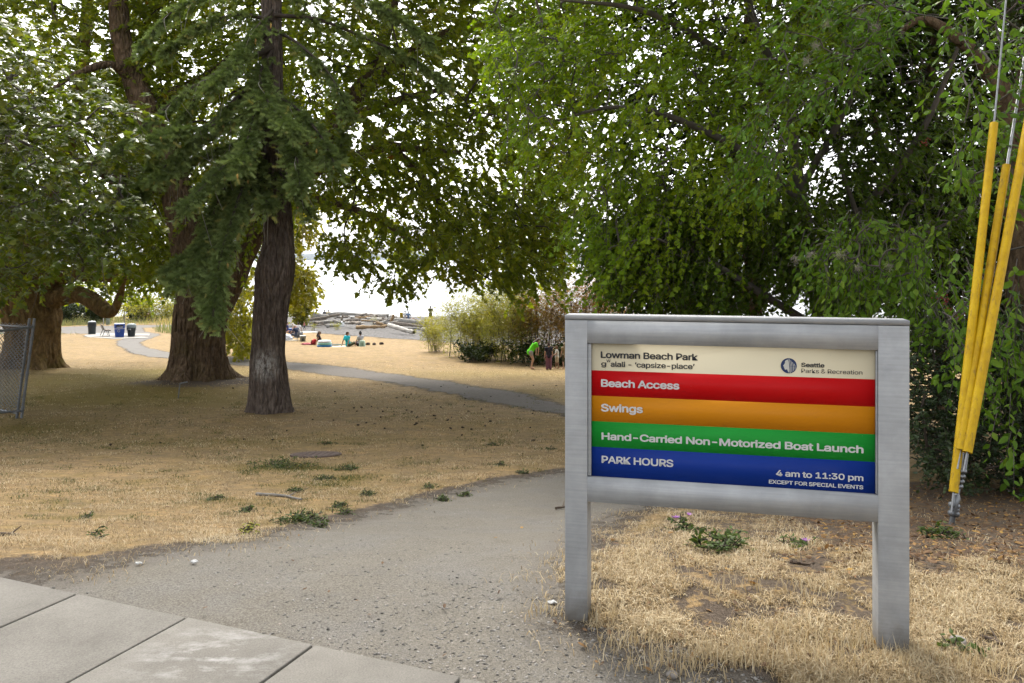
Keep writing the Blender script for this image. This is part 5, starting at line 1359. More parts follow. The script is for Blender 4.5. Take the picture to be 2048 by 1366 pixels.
    if legs:
        mb = MB(); cap(mb, J['hipL'], J['hipR'], .078 * h, .078 * h); cap(mb, J['pel'], J['pel'] * .8 + J['che'] * .2, .082 * h, .078 * h)
        for s in 'LR':
            if leglen == 'short': cap(mb, J['hip' + s], J['hip' + s] * (1 - shortk) + J['kn' + s] * shortk, .066 * h, .058 * h)
            else:
                w = .062 if leglen == 'wide' else .045
                cap(mb, J['hip' + s], J['kn' + s], .066 * h, w * h); cap(mb, J['kn' + s], J['an' + s] * .94 + J['kn' + s] * .06, w * h, (w - .006) * h)
        link('trousers' if leglen != 'short' else 'shorts', remesh(mb, vox * 1.2 * max(.8, h)), legs, t)
    if hair:
        mb2 = MB()
        def hb2(c, r):
            m2 = MB().ball((0, 0, 0), np.array(r) * h, 14, 10); mb2.add(m2.V[0] @ R.T + J['hd'] + R @ (np.array(c) * h), *[np.concatenate(f) for f in m2.F.values()])
        hb2((0, -.014, .022), (.054, .058, .058)); hb2((0, -.03, -.01), (.05, .04, .05))
        if hairlen:
            p0 = J['hd'] + R @ (np.array([0, -.035, 0]) * h); p1 = J['nk'] * .6 + J['che'] * .4 + R @ (np.array([0, -.085, 0]) * h); p1 = p0 + (p1 - p0) * hairlen
            cap(mb2, p0, p1, .048 * h, .026 * h); cap(mb2, p0 + right * .03 * h, p1 + right * .03 * h, .03 * h, .018 * h); cap(mb2, p0 - right * .03 * h, p1 - right * .03 * h, .03 * h, .018 * h)
        if bun: hb2((0, -.03, .085), (.028, .028, .026)); hb2((.035, -.02, .03), (.03, .03, .03)); hb2((-.035, -.02, .03), (.03, .03, .03))
        link('hair', remesh(mb2, vox * max(.8, h)), HAIR[hair], t)
    if hat:
        mb2 = MB(); m2 = MB().ball((0, 0, 0), np.array((.056, .066, .05)) * h, 16, 10).tube([(0, 0, -.004 * h), (0, 0, .006 * h)], .062 * h, 16)
        m2.ball((0, .07 * h, -.002 * h), np.array((.05, .05, .008)) * h, 12, 6)
        for k_ in range(len(m2.V)): m2.V[k_] = m2.V[k_] @ R.T + J['hd'] + R @ (np.array((0, 0, .035)) * h)
        mb2.V, mb2.F, mb2.n = m2.V, m2.F, m2.n
        mb2.build('cap', hat, t, True)
    return t
def gl(px, py, dz=0.0): g = GS(px, py); return (g[0], g[1], g[2] + dz)
# the children at the shrubs
BEND = dict(pel=(0, -.06, .52), che=(0, .07, .70), nk=(0, .15, .775), hd=(0, .20, .85), shR=(.10, .10, .76), shL=(-.10, .10, .76), elR=(.11, .17, .62), elL=(-.11, .17, .62), wrR=(.08, .17, .47), wrL=(-.08, .16, .47), hipR=(.055, -.06, .505), hipL=(-.055, -.06, .505), knR=(.06, .02, .29), knL=(-.055, .05, .30), anR=(.06, -.06, .05), anL=(-.055, .0, .045), face=(0, 1, -.5))
figure('girl in a lime green shirt with long hair bending toward the shrubs', gl(1064, 736.5), -72, 1.42, BEND, 0, cloth('lime_cloth', (.12, .62, .015)), cloth('grey_shorts_cloth', (.3, .28, .27)), 'brown', 1.0, shortk=.28)
figure('child in a black shirt and mauve trousers standing with back turned', gl(1097.5, 738), 4, 1.13, {}, 0, cloth('black_cloth', (.018, .016, .03)), cloth('mauve_cloth', (.2, .085, .12)), 'brown', 0, None, 'short', 'wide', bun=True)
figure('small boy in white shirt, beige shorts and brown cap standing sideways', gl(1114, 737), 92, .97, dict(elR=(.12, .05, .66), wrR=(.08, .16, .60), elL=(-.12, .04, .66), wrL=(-.06, .16, .60), knR=(.058, .03, .28), anR=(.06, .06, .045), anL=(-.06, -.08, .06), knL=(-.058, -.03, .28)), 1, cloth('white_cloth', (.62, .62, .6)), cloth('beige_cloth', (.5, .42, .3)), 'brown', 0, cloth('brown_cap_cloth', (.16, .1, .06)))
figure('blond child half hidden behind the left edge of the sign', gl(1129.5, 738), 20, 1.1, {}, 0, cloth('tan_cloth', (.3, .22, .12)), cloth('dark_olive_cloth', (.08, .07, .04)), 'blond', .9)
# sitting on the dry lawn
SIT = dict(pel=(0, 0, .075), che=(0, -.05, .27), nk=(0, -.05, .385), hd=(0, -.03, .475), shR=(.105, -.055, .35), shL=(-.105, -.055, .35), elR=(.15, -.12, .2), elL=(-.15, -.12, .2), wrR=(.15, -.17, .055), wrL=(-.15, -.17, .055), hipR=(.055, 0, .065), hipL=(-.055, 0, .065), knR=(.08, .24, .13), knL=(-.08, .24, .13), anR=(.07, .44, .04), anL=(-.07, .44, .04))
def sit(**k): d = dict(SIT); d.update(k); return d
figure('man in a turquoise shirt sitting on the lawn leaning on his hands', gl(696.5, 692), -38, 1.75, sit(face=(.5, .8, 0)), 1, cloth('turquoise_cloth', (.01, .42, .52)), cloth('olive_cloth', (.08, .09, .04)), 'brown', vox=.014)
figure('woman in a grey shirt sitting behind the pale green bag, hair tied up', gl(719.5, 691.5), 48, 1.68, sit(elR=(.13, .05, .22), wrR=(.10, .17, .17), elL=(-.16, 0, .2), wrL=(-.16, .06, .05), face=(.1, 1, 0)), 1, cloth('grey_cloth', (.36, .36, .39)), cloth('black_trousers_cloth', (.02, .02, .022)), 'black', 0, bun=True, vox=.014, leglen='long')
figure('woman in dark top with grey cap sitting beside the inflatable pool', gl(640.5, 688.5), -78, 1.65, sit(), 1, cloth('dark_brown_cloth', (.035, .022, .018)), cloth('black_trousers_cloth', (.02, .02, .022)), 'brown', 1.1, cloth('grey_brown_cap_cloth', (.2, .16, .14)), 'none', vox=.014)
figure('man in navy shirt and white cap sitting hunched beside the grey box', gl(595, 680, .22), 62, 1.75, sit(che=(0, .05, .27), nk=(0, .11, .375), hd=(0, .16, .45), shR=(.105, .08, .35), shL=(-.105, .08, .35), elR=(.14, .2, .22), elL=(-.14, .2, .22), wrR=(.1, .33, .13), wrL=(-.1, .33, .13)), 1, cloth('navy_cloth', (.03, .04, .075)), cloth('slate_cloth', (.05, .055, .075)), None, 0, cloth('white_cap_cloth', (.7, .7, .68)), leglen='long', vox=.014)
t = thing('camp_chair', 'low grey folding camp chair under the man in the navy shirt', 'chair', gl(595, 680.5), math.radians(62))
CH = cloth('grey_canvas', (.12, .125, .14))
MB().box((-.27, -.2, .22), (.27, .28, .25)).build('seat', CH, t); MB().box((-.27, -.26, .25), (.27, -.22, .62)).build('backrest', CH, t)
for x in (-.25, .25):
    for y in (-.2, .25): MB().tube([(x, y, 0), (x, y, .24)], .014, 6).build('leg', STL, t)
t = thing('cooler_box', 'grey beige cooler box on the lawn right of the man in navy', 'cooler', gl(605.5, 682), math.radians(20))
mb = MB(); slabr(mb, 0, .34, (.17, .25), (.2, .28), 20, 8); mb.build('body', plain('beige_grey_plastic', (.3, .28, .22), .6), t)
mb = MB(); slabr(mb, .345, .41, (.21, .29), (.2, .28), 20, 8); mb.build('lid', plain('pale_grey_plastic', (.4, .38, .32), .6), t)
MB().box((-.05, -.30, .06), (.05, -.25, .26)).build('latch', DARKP, t)
def lump(name, label, cat, px, py, r, c, group=None, seed=1):
    g = GS(px, py); bm = bmesh.new(); bmesh.ops.create_icosphere(bm, subdivisions=4, radius=1)
    for vv in bm.verts:
        k = 1 + .25 * float(noise3(vv.co.x * 1.6 + seed, vv.co.y * 1.6, vv.co.z * 1.6, seed)) + .08 * float(noise3(vv.co.x * 5, vv.co.y * 5, vv.co.z * 5, seed))
        vv.co = Vector((vv.co.x * r[0], vv.co.y * r[1], max(-.02, vv.co.z + .55) * r[2])) * k
    me = bpy.data.meshes.new(name); bm.to_mesh(me); bm.free(); me.polygons.foreach_set('use_smooth', np.ones(len(me.polygons), bool))
    return tag(link(name, me, cloth(name + '_cloth', c), None, (g[0], g[1], g[2])), label, cat, group)
lump('picnic_bag', 'crumpled white bag beside the fir trunk and the man in navy', 'bag', 574, 681, (.35, .3, .3), (.6, .62, .68), None, 3)
lump('towel', 'pale cloth spread on the lawn between the white bag and man in navy', 'towel', 583, 681, (.45, .4, .05), (.6, .54, .44), None, 5)
bp = lump('backpack', 'red backpack left of the inflatable pool', 'backpack', 627.5, 688, (.19, .16, .24), (.45, .02, .025), None, 7)
o = MB().tube(spline([(-.1, -.17, .05), (-.12, -.22, .2), (-.08, -.16, .33)], 8), .018, 6).build('strap', DARKP, bp); o = MB().box((-.1, -.2, .05), (.1, -.14, .17)).build('front_pocket', cloth('dark_red_cloth', (.3, .015, .02)), bp)
lump('blanket', 'folded red and dark blanket lying left of the red backpack', 'blanket', 614, 688, (.36, .3, .09), (.3, .06, .075), None, 9)
lump('picnic_blanket', 'flat dark green blanket between the pool and the turquoise shirt', 'blanket', 674, 689.5, (.55, .4, .05), (.06, .07, .045), None, 11)
lump('towel', 'pale towel under the man in the turquoise shirt', 'towel', 681, 692, (.7, .4, .03), (.62, .56, .42), None, 13)
g = GS(649, 692)
t = thing('inflatable_pool', 'round inflatable paddling pool with blue, mint and white rings', 'pool', g)
def torus(mb, R0, r, z, n=32, m=12):
    a, b = np.meshgrid(np.linspace(0, 2 * np.pi, n, endpoint=False), np.linspace(0, 2 * np.pi, m, endpoint=False), indexing='ij')
    V = np.stack([(R0 + r * np.cos(b)) * np.cos(a), (R0 + r * np.cos(b)) * np.sin(a), z + r * np.sin(b)], -1).reshape(-1, 3)
    i = np.arange(n)[:, None]; j = np.arange(m)[None]; i2 = (i + 1) % n; j2 = (j + 1) % m
    mb.add(V, np.stack([i * m + j, i2 * m + j, i2 * m + j2, i * m + j2], -1).reshape(-1, 4)); return mb
for nm, R0, z, r, c in (('blue', .39, .09, .09, (.02, .25, .6)), ('mint', .37, .23, .085, (.35, .72, .6)), ('white', .34, .35, .08, (.75, .77, .8))):
    o = torus(MB(), R0, r, z).build('ring', plain(nm + '_vinyl', c, .3, var=.03), t, True); o['label'] = nm + ' ring of the pool'
MB().tube([(0, 0, .05), (0, 0, .07)], .36, 32).build('floor_sheet', plain('pool_floor_vinyl', (.3, .55, .7), .4), t)
t = thing('tote_bag', 'pale mint bag standing behind the woman in grey', 'bag', gl(724.5, 693), math.radians(-8))
slabr(MB(), 0, .36, (.2, .13), (.16, .1), 20, 5).build('body', cloth('mint_cloth', (.45, .62, .52)), t)
for x in (-.05, .06): MB().box((x, -.135, .06), (x + .03, -.117, .27)).build('stripe', cloth('dark_green_cloth', (.06, .12, .1)), t)
MB().tube(spline([(-.08, 0, .35), (0, 0, .5), (.08, 0, .35)], 9), .012, 6).build('handle', cloth('pale_strap_cloth', (.6, .65, .6)), t)
def shoe(label, px, py, rz):
    t = lump('shoe', label, 'shoe', px, py, (.15, .09, .10), (.05, .035, .028), 'dark shoes on the dry lawn', int(px)); t.rotation_euler = (0, 0, rz)
shoe('dark shoe on the dry lawn, nearest the pale mint bag', 736, 689.5, .3); shoe('dark shoe on the dry lawn, middle of three in a row', 748.5, 689.5, 1.2); shoe('dark shoe on the dry lawn, farthest from the mint bag', 763, 688.5, .4)
# farther group by the beach edge
figure('person in white shirt and dark hair sitting at the lawn edge near the beach', gl(596, 664), 30, 1.65, sit(), 1, cloth('white_cloth', (.66, .66, .66)), cloth('slate_cloth', (.06, .06, .08)), 'black', vox=.02)
figure('person in white cap and pink top bending over the blue cooler', gl(588, 665.5), 70, 1.6, sit(che=(0, .02, .27), hd=(0, .06, .47), nk=(0, .04, .385)), 0, cloth('pale_pink_cloth', (.6, .4, .38)), cloth('slate_cloth', (.06, .06, .08)), None, 0, cloth('white_cap_cloth', (.7, .7, .68)), vox=.02)
figure('person in dark blue sitting partly hidden by the fir trunk', gl(576, 664), -60, 1.65, sit(), 0, cloth('dark_blue_cloth', (.04, .05, .14)), cloth('pink_cloth', (.5, .25, .25)), 'black', vox=.02)
WALK = dict(knR=(.055, .07, .29), anR=(.055, .13, .05), knL=(-.055, .0, .28), anL=(-.055, -.13, .06), elR=(.14, -.05, .66), wrR=(.14, .03, .55), elL=(-.14, .03, .66), wrL=(-.13, .12, .58))
figure('toddler in a pink shirt and dark trousers walking by the beach', gl(608.5, 660), -75, .74, WALK, 0, cloth('pink_shirt_cloth', (.55, .2, .17)), cloth('dark_trousers_cloth', (.05, .05, .06)), 'blond', 0, leglen='long', vox=.018)
t = thing('cooler_box', 'bright blue cooler box near the beach beside the seated group', 'cooler', gl(582.5, 665), .2)
slabr(MB(), 0, .33, (.2, .16), (.22, .18), 20, 8).build('body', plain('cobalt_plastic', (.02, .1, .5), .5), t); slabr(MB(), .335, .4, (.23, .19), (.21, .17), 20, 8).build('lid', plain('cobalt_lid_plastic', (.03, .14, .58), .5), t)
lump('beach_towel', 'pale towel on the lawn edge behind the toddler', 'towel', 612, 663.5, (.9, .5, .03), (.6, .58, .52), None, 15)
fm = figure('man in dark shirt and olive shorts standing at the water holding a fishing rod', gl(861, 644), -12, 1.78, dict(elR=(.16, .05, .68), wrR=(.15, .16, .72), elL=(-.16, .05, .66), wrL=(-.02, .17, .67)), 1, cloth('olive_black_cloth', (.07, .075, .02)), cloth('dark_olive_cloth', (.05, .05, .02)), 'black', vox=.02)
g = np.array(gl(861, 644))
rod0 = g + np.array([.19, .28, 1.2])
t = thing('fishing_rod', 'thin fishing rod held upright by the man at the water', 'fishing rod', rod0)
MB().tube([(0, 0, -.25), (0, 0, .35)], .02, 6).build('handle', DARKP, t); MB().tube([(0, 0, .35), (.12, .15, 1.5), (.35, .4, 2.3)], [.013, .009, .004], 5).build('rod', DARKP, t); MB().ball((0, -.04, .25), (.05, .05, .05), 8, 6).build('reel', DARKP, t)
def perch(px, py, d): return P(px, py, d)
lg = log('low grey log the three people by the water sit on', (796, 637.5), (832, 639.5), 3.0, DW[0], 97)
figure('person in white shirt and dark hat sitting on the log next to the yellow float', perch(810, 636.8, 96.8), 10, 1.7, sit(anR=(.07, .30, -.2), anL=(-.07, .3, -.2), knR=(.08, .27, .06), knL=(-.08, .27, .06)), 1, cloth('white_cloth', (.66, .66, .66)), cloth('black_trousers_cloth', (.02, .02, .022)), 'black', 0, cloth('black_hat_cloth', (.02, .02, .02)), vox=.02)
figure('person in blue shirt sitting between the white shirt and a child', perch(816.5, 637.6, 96.8), 5, 1.68, sit(anR=(.07, .30, -.2), anL=(-.07, .3, -.2), knR=(.08, .27, .06), knL=(-.08, .27, .06)), 1, cloth('denim_cloth', (.13, .2, .33)), cloth('denim_trousers_cloth', (.05, .07, .13)), 'black', vox=.02)
figure('child in white top crouching beside the person in blue', perch(822.5, 639.5, 96.5), -60, 1.15, sit(), 1, cloth('white_cloth', (.66, .66, .66)), cloth('tan_trousers_cloth', (.3, .18, .12)), 'black', vox=.02)
t = thing('beach_float', 'yellow inflatable float standing on end beside the seated people', 'float', P(803, 635.5, 97), .1)
slabr(MB(), 0, .62, (.2, .1), (.22, .1), 20, 4).build('body', plain('yellow_vinyl', (.6, .42, .01), .5), t)
MB().tube([(0, -.11, .1), (0, -.115, .52)], .07, 8).build('pillow', plain('dark_yellow_vinyl', (.5, .33, .01), .5), t)
for px, lab in ((649.5, 'dark haired person sitting alone behind the top logs'), (657.5, 'person in yellow top sitting behind the top logs')):
    figure(lab, perch(px, 634.5, 101), 0, 1.7, sit(), 1, cloth('yellow_cloth', (.5, .38, .12)) if px > 655 else cloth('dark_shirt_cloth', (.05, .05, .06)), cloth('dark_trousers_cloth', (.04, .04, .05)), 'black', vox=.02)

# ------------------------------------------------------------------ grass, weeds, stones, leaves
_dt = np.linspace(1.2, 60, 6000); _py = HOR + F * (CAMZ - np.interp(_dt, _dd, _zz)) / _dt
def ground_px(px, py):
    d = np.interp(-np.asarray(py), -_py, _dt)
    return (np.asarray(px) - 1024) / F * d, d
def sidewalk_in(x, y, m=0.0):
    return (x - A0[0]) * ey[0] + (y - A0[1]) * ey[1] > -m
def blades(name, x, y, H, W, bend, m, tint, lift=-.004, kind='stuff'):
    n_ = len(x); base = np.stack([x, y, sample_z(x, y) + lift], 1)
    tv = np.array([[0, -.5, 0], [0, .5, 0], [.45, .42, .0], [.45, -.42, .0], [1, 0, 0]])
    a = rng.uniform(0, 2 * np.pi, n_); out = np.stack([np.cos(a), np.sin(a), 0 * a], 1)
    side = np.stack([-np.sin(a), np.cos(a), 0 * a], 1)
    V = np.zeros((n_, 5, 3)); b = bend
    up = np.array([0, 0, 1.0])
    for k, (u, w_) in enumerate([(0, -.5), (0, .5), (.5, .42), (.5, -.42), (1, 0)]):
        V[:, k] = base + side * (W * w_)[:, None] + out * (H * b * u ** 1.6)[:, None] + up * (H * u * np.sqrt(np.clip(1 - (b * u ** .8) ** 2, .02, 1)))[:, None]
    Fc = (np.array([[0, 1, 2], [0, 2, 3], [3, 2, 4]])[None] + (np.arange(n_) * 5)[:, None, None]).reshape(-1, 3)
    return tag(link(name, mesh_np(name, V.reshape(-1, 3), Fc, dict(tint=np.repeat(tint, 5))), m), kind=kind)
STRAW = leafmat('straw_blade', [(0, (.18, .12, .065)), (.3, (.40, .295, .16)), (.7, (.6, .48, .29)), (1, (.74, .64, .45))], .25, .6, .15, (1.2, 1.1, .85), .68)
n_ = 150000
px = rng.uniform(1020, 2200, n_); py = rng.uniform(985, 1420, n_); x, y = ground_px(px, py)
s1 = sdist(x, y, PATH_FRONT); s2 = sdist(x, y, DIRT)
cl = fbm(x * 4.5, y * 4.5, 0, 77, 2)
edge_ = noise3(x * 7, y * 7, 0, 15)
keep = ((s1 < -.06 + .1 * cl + .1 * edge_) | ((s1 < .35) & (rng.random(n_) < .05 * (1 - s1 / .35)))) & ~sidewalk_in(x, y, .15) & ((s2 < .0) | (rng.random(n_) < .07)) & (cl + rng.uniform(-.4, .4, n_) > -.3)
g = G(1480, 1230); hole = np.exp(-(((x - g[0]) / .55) ** 2 + ((y - g[1]) / .16) ** 2)); keep &= rng.random(n_) > hole * .75
x, y, cl = x[keep], y[keep], cl[keep]; k = len(x)
H = rng.uniform(.015, .06, k) * (1 + .8 * np.clip(cl, 0, 1)); up_ = rng.random(k) < .12
blades('dry_grass', x, y, H, rng.uniform(.002, .005, k), np.where(up_, rng.uniform(.3, .7, k), rng.uniform(.86, .99, k)), STRAW, np.clip(rng.normal(.52, .26, k) + .15 * cl, 0, 1))
# long tufts along the near edge and round the posts
tx, ty = [], []
for (a, b, w_, q) in [(1270, 1290, 40, 500), (1350, 1330, 60, 600), (1560, 1275, 60, 900), (1480, 1320, 60, 800), (1640, 1330, 70, 900), (1100, 1228, 30, 160), (1210, 1238, 30, 320), (1790, 1320, 50, 500), (1890, 1330, 60, 700), (1990, 1345, 60, 700), (1700, 1290, 50, 500), (1180, 1185, 14, 140), (1150, 1120, 20, 120), (1460, 1180, 50, 300), (1620, 1190, 50, 250), (1960, 1240, 60, 300), (1300, 1140, 60, 250), (1880, 1215, 40, 200)]:
    tx.append(rng.normal(a, w_, q)); ty.append(rng.normal(b, w_ * .22, q))
x, y = ground_px(np.concatenate(tx), np.concatenate(ty)); sel_ = rng.random(len(x)) < .36; x, y = x[sel_], y[sel_]; k = len(x)
ok = ~sidewalk_in(x, y, .1); x, y = x[ok], y[ok]; k = len(x)
blades('straw_tufts', x, y, rng.uniform(.04, .11, k), rng.uniform(.002, .004, k), rng.uniform(.1, .85, k), STRAW, np.clip(rng.normal(.75, .2, k), 0, 1))
n_ = 190000
px = rng.uniform(-150, 1300, n_); py = rng.uniform(725, 1170, n_); x, y = ground_px(px, py)
s1 = sdist(x, y, PATH_FRONT); cl = fbm(x * 2.2, y * 2.2, 0, 78, 3)
edge_ = noise3(x * 4, y * 4, 0, 16)
keep = ((s1 < -.16 + .16 * cl + .26 * edge_) | ((s1 < .5) & (rng.random(n_) < .12 * (1 - s1 / .5)))) & ~sidewalk_in(x, y, .1) & (sdist(x, y, PATH_MID) < -.2) & (cl + rng.uniform(-.5, .5, n_) > -.2)
x, y, cl = x[keep], y[keep], cl[keep]; k = len(x)
blades('cropped_dry_grass', x, y, rng.uniform(.015, .05, k) * (1 + .4 * cl), np.maximum(.002, y * .0006) * rng.uniform(.7, 1.3, k), rng.uniform(.75, .985, k), STRAW, np.clip(rng.normal(.38, .27, k) + .25 * cl, 0, 1))
GREENB = leafmat('green_blade', [(0, (.035, .05, .012)), (.6, (.075, .095, .02)), (1, (.17, .16, .05))], .3, .5, .2, k=.8)
gx, gy = [], []
for (a, b, w_, hh, q) in [(575, 932, 38, 6, 1500), (120, 985, 60, 4, 200), (60, 862, 60, 10, 900), (330, 885, 90, 9, 900), (700, 880, 120, 9, 600), (640, 968, 30, 4, 400), (700, 955, 40, 4, 350), (1000, 880, 80, 9, 400), (430, 1000, 25, 4, 250), (280, 845, 120, 14, 700), (900, 850, 120, 12, 500)]:
    gx.append(rng.normal(a, w_, q)); gy.append(rng.normal(b, hh, q))
for _ in range(330):
    a, b = rng.uniform(-40, 1130), rng.uniform(790, 1040); q = int(rng.uniform(12, 60)); gx.append(rng.normal(a, 5 + .035 * (b - 700), q)); gy.append(rng.normal(b, 1.0 + .006 * (b - 700), q))
x, y = ground_px(np.concatenate(gx), np.concatenate(gy)); sel_ = sdist(x, y, PATH_FRONT) < -.05; x, y = x[sel_], y[sel_]; k = len(x)
blades('green_grass', x, y, rng.uniform(.02, .05, k), np.maximum(.003, y * .0006), rng.uniform(.5, .97, k), GREENB, rng.uniform(0, 1, k))
# broad leaved weeds: each clump its own thing
def weed(label, px, py, w, hgt, nl, leaf, mat_, group=None, flower=None, name='weed_clump'):
    g = GS(px, py); mm = g[1] / F; W = w * mm
    t = thing(name, label, 'weed', g, group=group)
    b = np.zeros((nl, 3)); b[:, 0] = rng.normal(0, W * .28, nl); b[:, 1] = rng.normal(0, W * .28, nl); b[:, 2] = rng.uniform(0, hgt, nl) * np.exp(-(b[:, 0] / (W * .5)) ** 2)
    td = rng.normal(0, .6, (nl, 3)); td[:, 2] = np.abs(td[:, 2]) * .5 + .1; td /= np.linalg.norm(td, axis=1)[:, None]
    V, Fc, tint, SV, SF = leafy_twigs(b, td, np.full(nl, leaf * 1.8), 4, leaf, 'ovate', .3, .9, .9, .4)
    link('foliage', mesh_np('foliage', V, Fc, dict(tint=tint)), mat_, t)
    link('stem', mesh_np('stem', SV, SF), TWIG, t)
    if flower:
        for q in range(flower):
            c = np.array([rng.normal(0, W * .25), rng.normal(0, W * .15), hgt + .02]); mb = MB()
            for p_ in range(16):
                a_ = rng.uniform(0, 6.28); d_ = np.array([math.cos(a_), math.sin(a_), .6]) * .024
                s_ = np.array([-math.sin(a_), math.cos(a_), 0]) * .005
                mb.add([c, c + d_ * .7 + s_, c + d_ * 1.2, c + d_ * .7 - s_], [[0, 1, 2], [0, 2, 3]])
            mb.build('flower', plain('purple_petal', (.42, .16, .5), .6), t)
WEEDM = leafmat('weed_leaf', [(0, (.04, .07, .016)), (.6, (.075, .115, .024)), (1, (.13, .17, .04))], .3, .5, .15, k=.8)
weed('dark green leafy weed in the dry grass under the sign, largest there', 1438, 1100, 75, .06, 60, .042, WEEDM)
weed('purple flowered weed under the left half of the sign', 1362, 1060, 40, .07, 26, .03, WEEDM, flower=3)
weed('small green weed right beside the purple flowered one', 1395, 1067, 34, .03, 22, .03, WEEDM)
weed('green weed just right of the largest leafy one under the sign', 1470, 1085, 34, .03, 20, .032, WEEDM)
weed('flat green weed under the right half of the sign', 1600, 1092, 60, .02, 36, .03, WEEDM, flower=1)
weed('green weed at the foot of the guy anchor', 1890, 1075, 70, .05, 60, .03, WEEDM)
weed('low spiky green weed right of the right sign post', 1912, 1305, 60, .03, 30, .03, WEEDM)
weed('large flat bright green weed patch at the gravel edge', 605, 1043, 85, .03, 170, .024, WEEDM)
weed('yellowish upright weed at the gravel edge below the green patch', 500, 1070, 34, .07, 26, .024, YELL)
weed('dark upright single weed on pale grass at the left', 197, 1078, 12, .08, 14, .022, WEEDM)
weed('green weed above the gravel edge right of the large patch', 676, 1014, 32, .03, 50, .022, WEEDM)
weed('wide dark green grass weed in front of the manhole cover', 560, 932, 110, .04, 130, .03, WEEDM)
weed('green weed right of the manhole cover', 697, 938, 40, .04, 50, .03, WEEDM)
for (px_, py_, w_) in [(645, 958, 50), (430, 1000, 30), (172, 1034, 26), (885, 1000, 30), (735, 990, 40), (1045, 950, 26), (495, 1023, 36), (860, 978, 34), (930, 992, 24), (1100, 900, 24), (985, 893, 30), (640, 1052, 26), (690, 1028, 20), (590, 985, 40), (655, 890, 30), (1000, 935, 26)]:
    weed('small green weed clump in the dry lawn', px_, py_, w_ * .8, .025, int(w_ * 1.3), .022, WEEDM, 'small weed clumps in the dry lawn')
# fir cones lying under the tree
cn = MB()
V, Q, _ = tube_np([(-.05, 0, 0), (-.025, 0, 0), (.02, 0, 0), (.055, 0, 0)], [.008, .026, .024, .006], 8); cn.add(V, Q)
cme = cn.mesh('fallen_cone', True); cme.materials.append(plain('dark_cone', (.045, .03, .02), .9, var=.3))
for k in range(80):
    px_ = rnd.gauss(820, 140) if k < 60 else rnd.uniform(130, 1120); py_ = rnd.uniform(770, 860) if k < 60 else rnd.uniform(770, 900)
    g = GS(px_, py_)
    o = link('fallen_cone', cme, None, None, (g[0], g[1], g[2] + .012)); o.rotation_euler = (0, rnd.uniform(-.3, .3), rnd.uniform(0, 6.28)); s = rnd.uniform(.4, .8); o.scale = (s, s, s)
    tag(o, 'small dark fir cone fallen on the dry lawn', 'cone', 'fir cones fallen on the lawn')
# loose stones on the gravel
n_ = 45000
px = rng.uniform(100, 1600, n_); py = rng.uniform(930, 1400, n_); x, y = ground_px(px, py)
s1 = sdist(x, y, PATH_FRONT); cl = fbm(x * 1.6, y * 1.6, 0, 5, 3)
keep = (s1 > -.05) & ~sidewalk_in(x, y, .01) & (cl + rng.uniform(-.3, .3, n_) > -.05)
x, y = x[keep], y[keep]; k = len(x)
oc = np.array([[1, 0, 0], [0, 1, 0], [-1, 0, 0], [0, -1, 0], [0, 0, .7], [0, 0, -.7], [.6, .6, .4], [-.6, -.5, .45]])
of = np.array([[0, 6, 4], [6, 1, 4], [0, 1, 6], [1, 2, 4], [2, 7, 4], [7, 3, 4], [2, 3, 7], [3, 0, 4], [1, 0, 5], [2, 1, 5], [3, 2, 5], [0, 3, 5]])
sz = np.minimum(.012, .0026 * np.exp(rng.exponential(.42, k)))
V, Fc = instances(oc * [1, .8, .42], of, np.stack([x, y, sample_z(x, y) - .012 * np.clip(sdist(x, y, PATH_FRONT) / .25, 0, 1) + .004 + sz * .08], 1), basis(rng.normal(0, 1, (k, 3)) * [1, 1, .3], rng.normal(0, .4, (k, 3)) + [0, 0, 1]), sz)
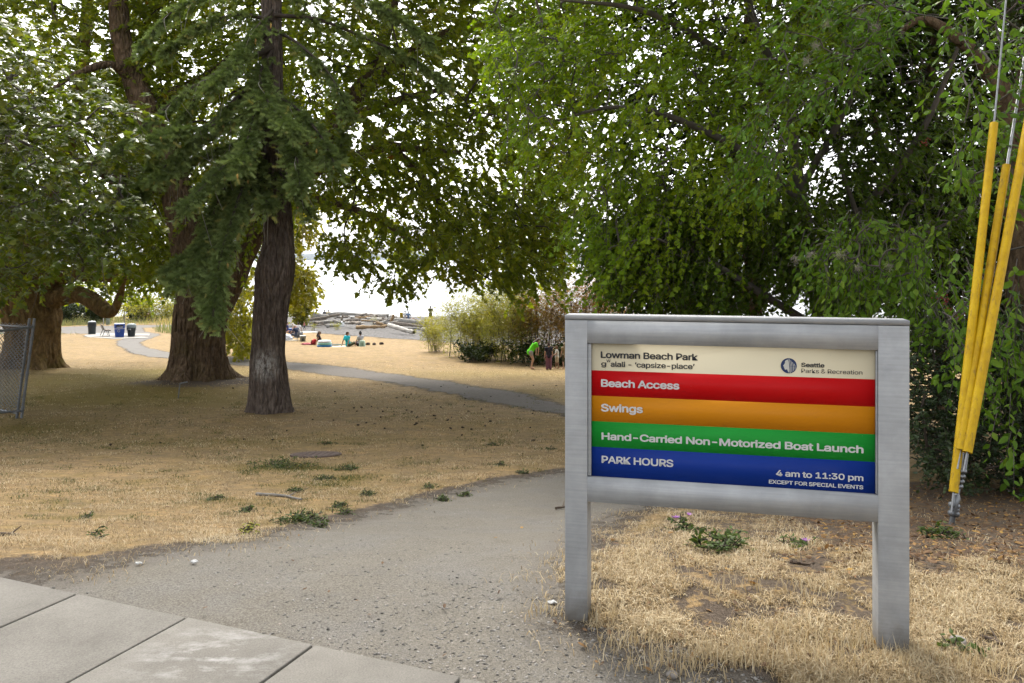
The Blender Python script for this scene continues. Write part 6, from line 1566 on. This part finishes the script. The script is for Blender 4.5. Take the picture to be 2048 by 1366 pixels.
n = NT('loose_stone'); n.base(n.ramp(n.attr('tint'), [(0, (.2, .19, .175)), (.5, (.3, .285, .26)), (.85, (.42, .4, .37)), (1, (.46, .4, .34))]), .95, 0, .15)
tag(link('loose_gravel', mesh_np('loose_gravel', V, Fc, dict(tint=np.repeat(rng.uniform(0, 1, k), len(oc)))), n.m), kind='stuff')
# fallen leaves
n_ = 4700
px = np.concatenate([rng.uniform(1500, 2150, 3300), rng.uniform(1150, 1900, 900), rng.uniform(0, 1150, 500)]); py = np.concatenate([rng.uniform(960, 1160, 3300), rng.uniform(1040, 1340, 900), np.concatenate([rng.uniform(960, 1340, 150), rng.uniform(760, 1040, 350)])])
x, y = ground_px(px, py)
keep = ~sidewalk_in(x, y, .05) & ((sdist(x, y, DIRT) > -.1) | (rng.random(n_) < .25)); x, y = x[keep], y[keep]; k = len(x)
V, Fc = instances(*TEMPL['ovate'], np.stack([x, y, sample_z(x, y) + rng.uniform(.004, .025, k)], 1), basis(rng.normal(0, 1, (k, 3)) * [1, 1, .25], rng.normal(0, .35, (k, 3)) + [0, 0, 1]), rng.uniform(.02, .05, k))
FALL = leafmat('fallen_leaf', [(0, (.085, .05, .028)), (.5, (.19, .11, .055)), (.85, (.3, .17, .06)), (1, (.42, .26, .06))], .15, .7, .2, (1.2, 1, .7), .74)
tag(link('fallen_leaves', mesh_np('fallen_leaves', V, Fc, dict(tint=np.repeat(rng.uniform(0, 1, k) ** 1.4, 7))), FALL), kind='stuff')
# ------------------------------------------------------------------ air
hz = MB().box((-8000, -60, -16), (8000, 6800, 140)).build('haze', None, None)
hm = bpy.data.materials.new('haze_air'); hm.use_nodes = True
for nd in list(hm.node_tree.nodes):
    if nd.type == 'BSDF_PRINCIPLED': hm.node_tree.nodes.remove(nd)
pv = hm.node_tree.nodes.new('ShaderNodeVolumePrincipled')
pv.inputs['Color'].default_value = (.75, .85, 1, 1); pv.inputs['Density'].default_value = .00004; pv.inputs['Anisotropy'].default_value = .3
hm.node_tree.links.new(pv.outputs[0], hm.node_tree.nodes['Material Output'].inputs['Volume'])
hz.data.materials.append(hm); tag(hz, kind='stuff')
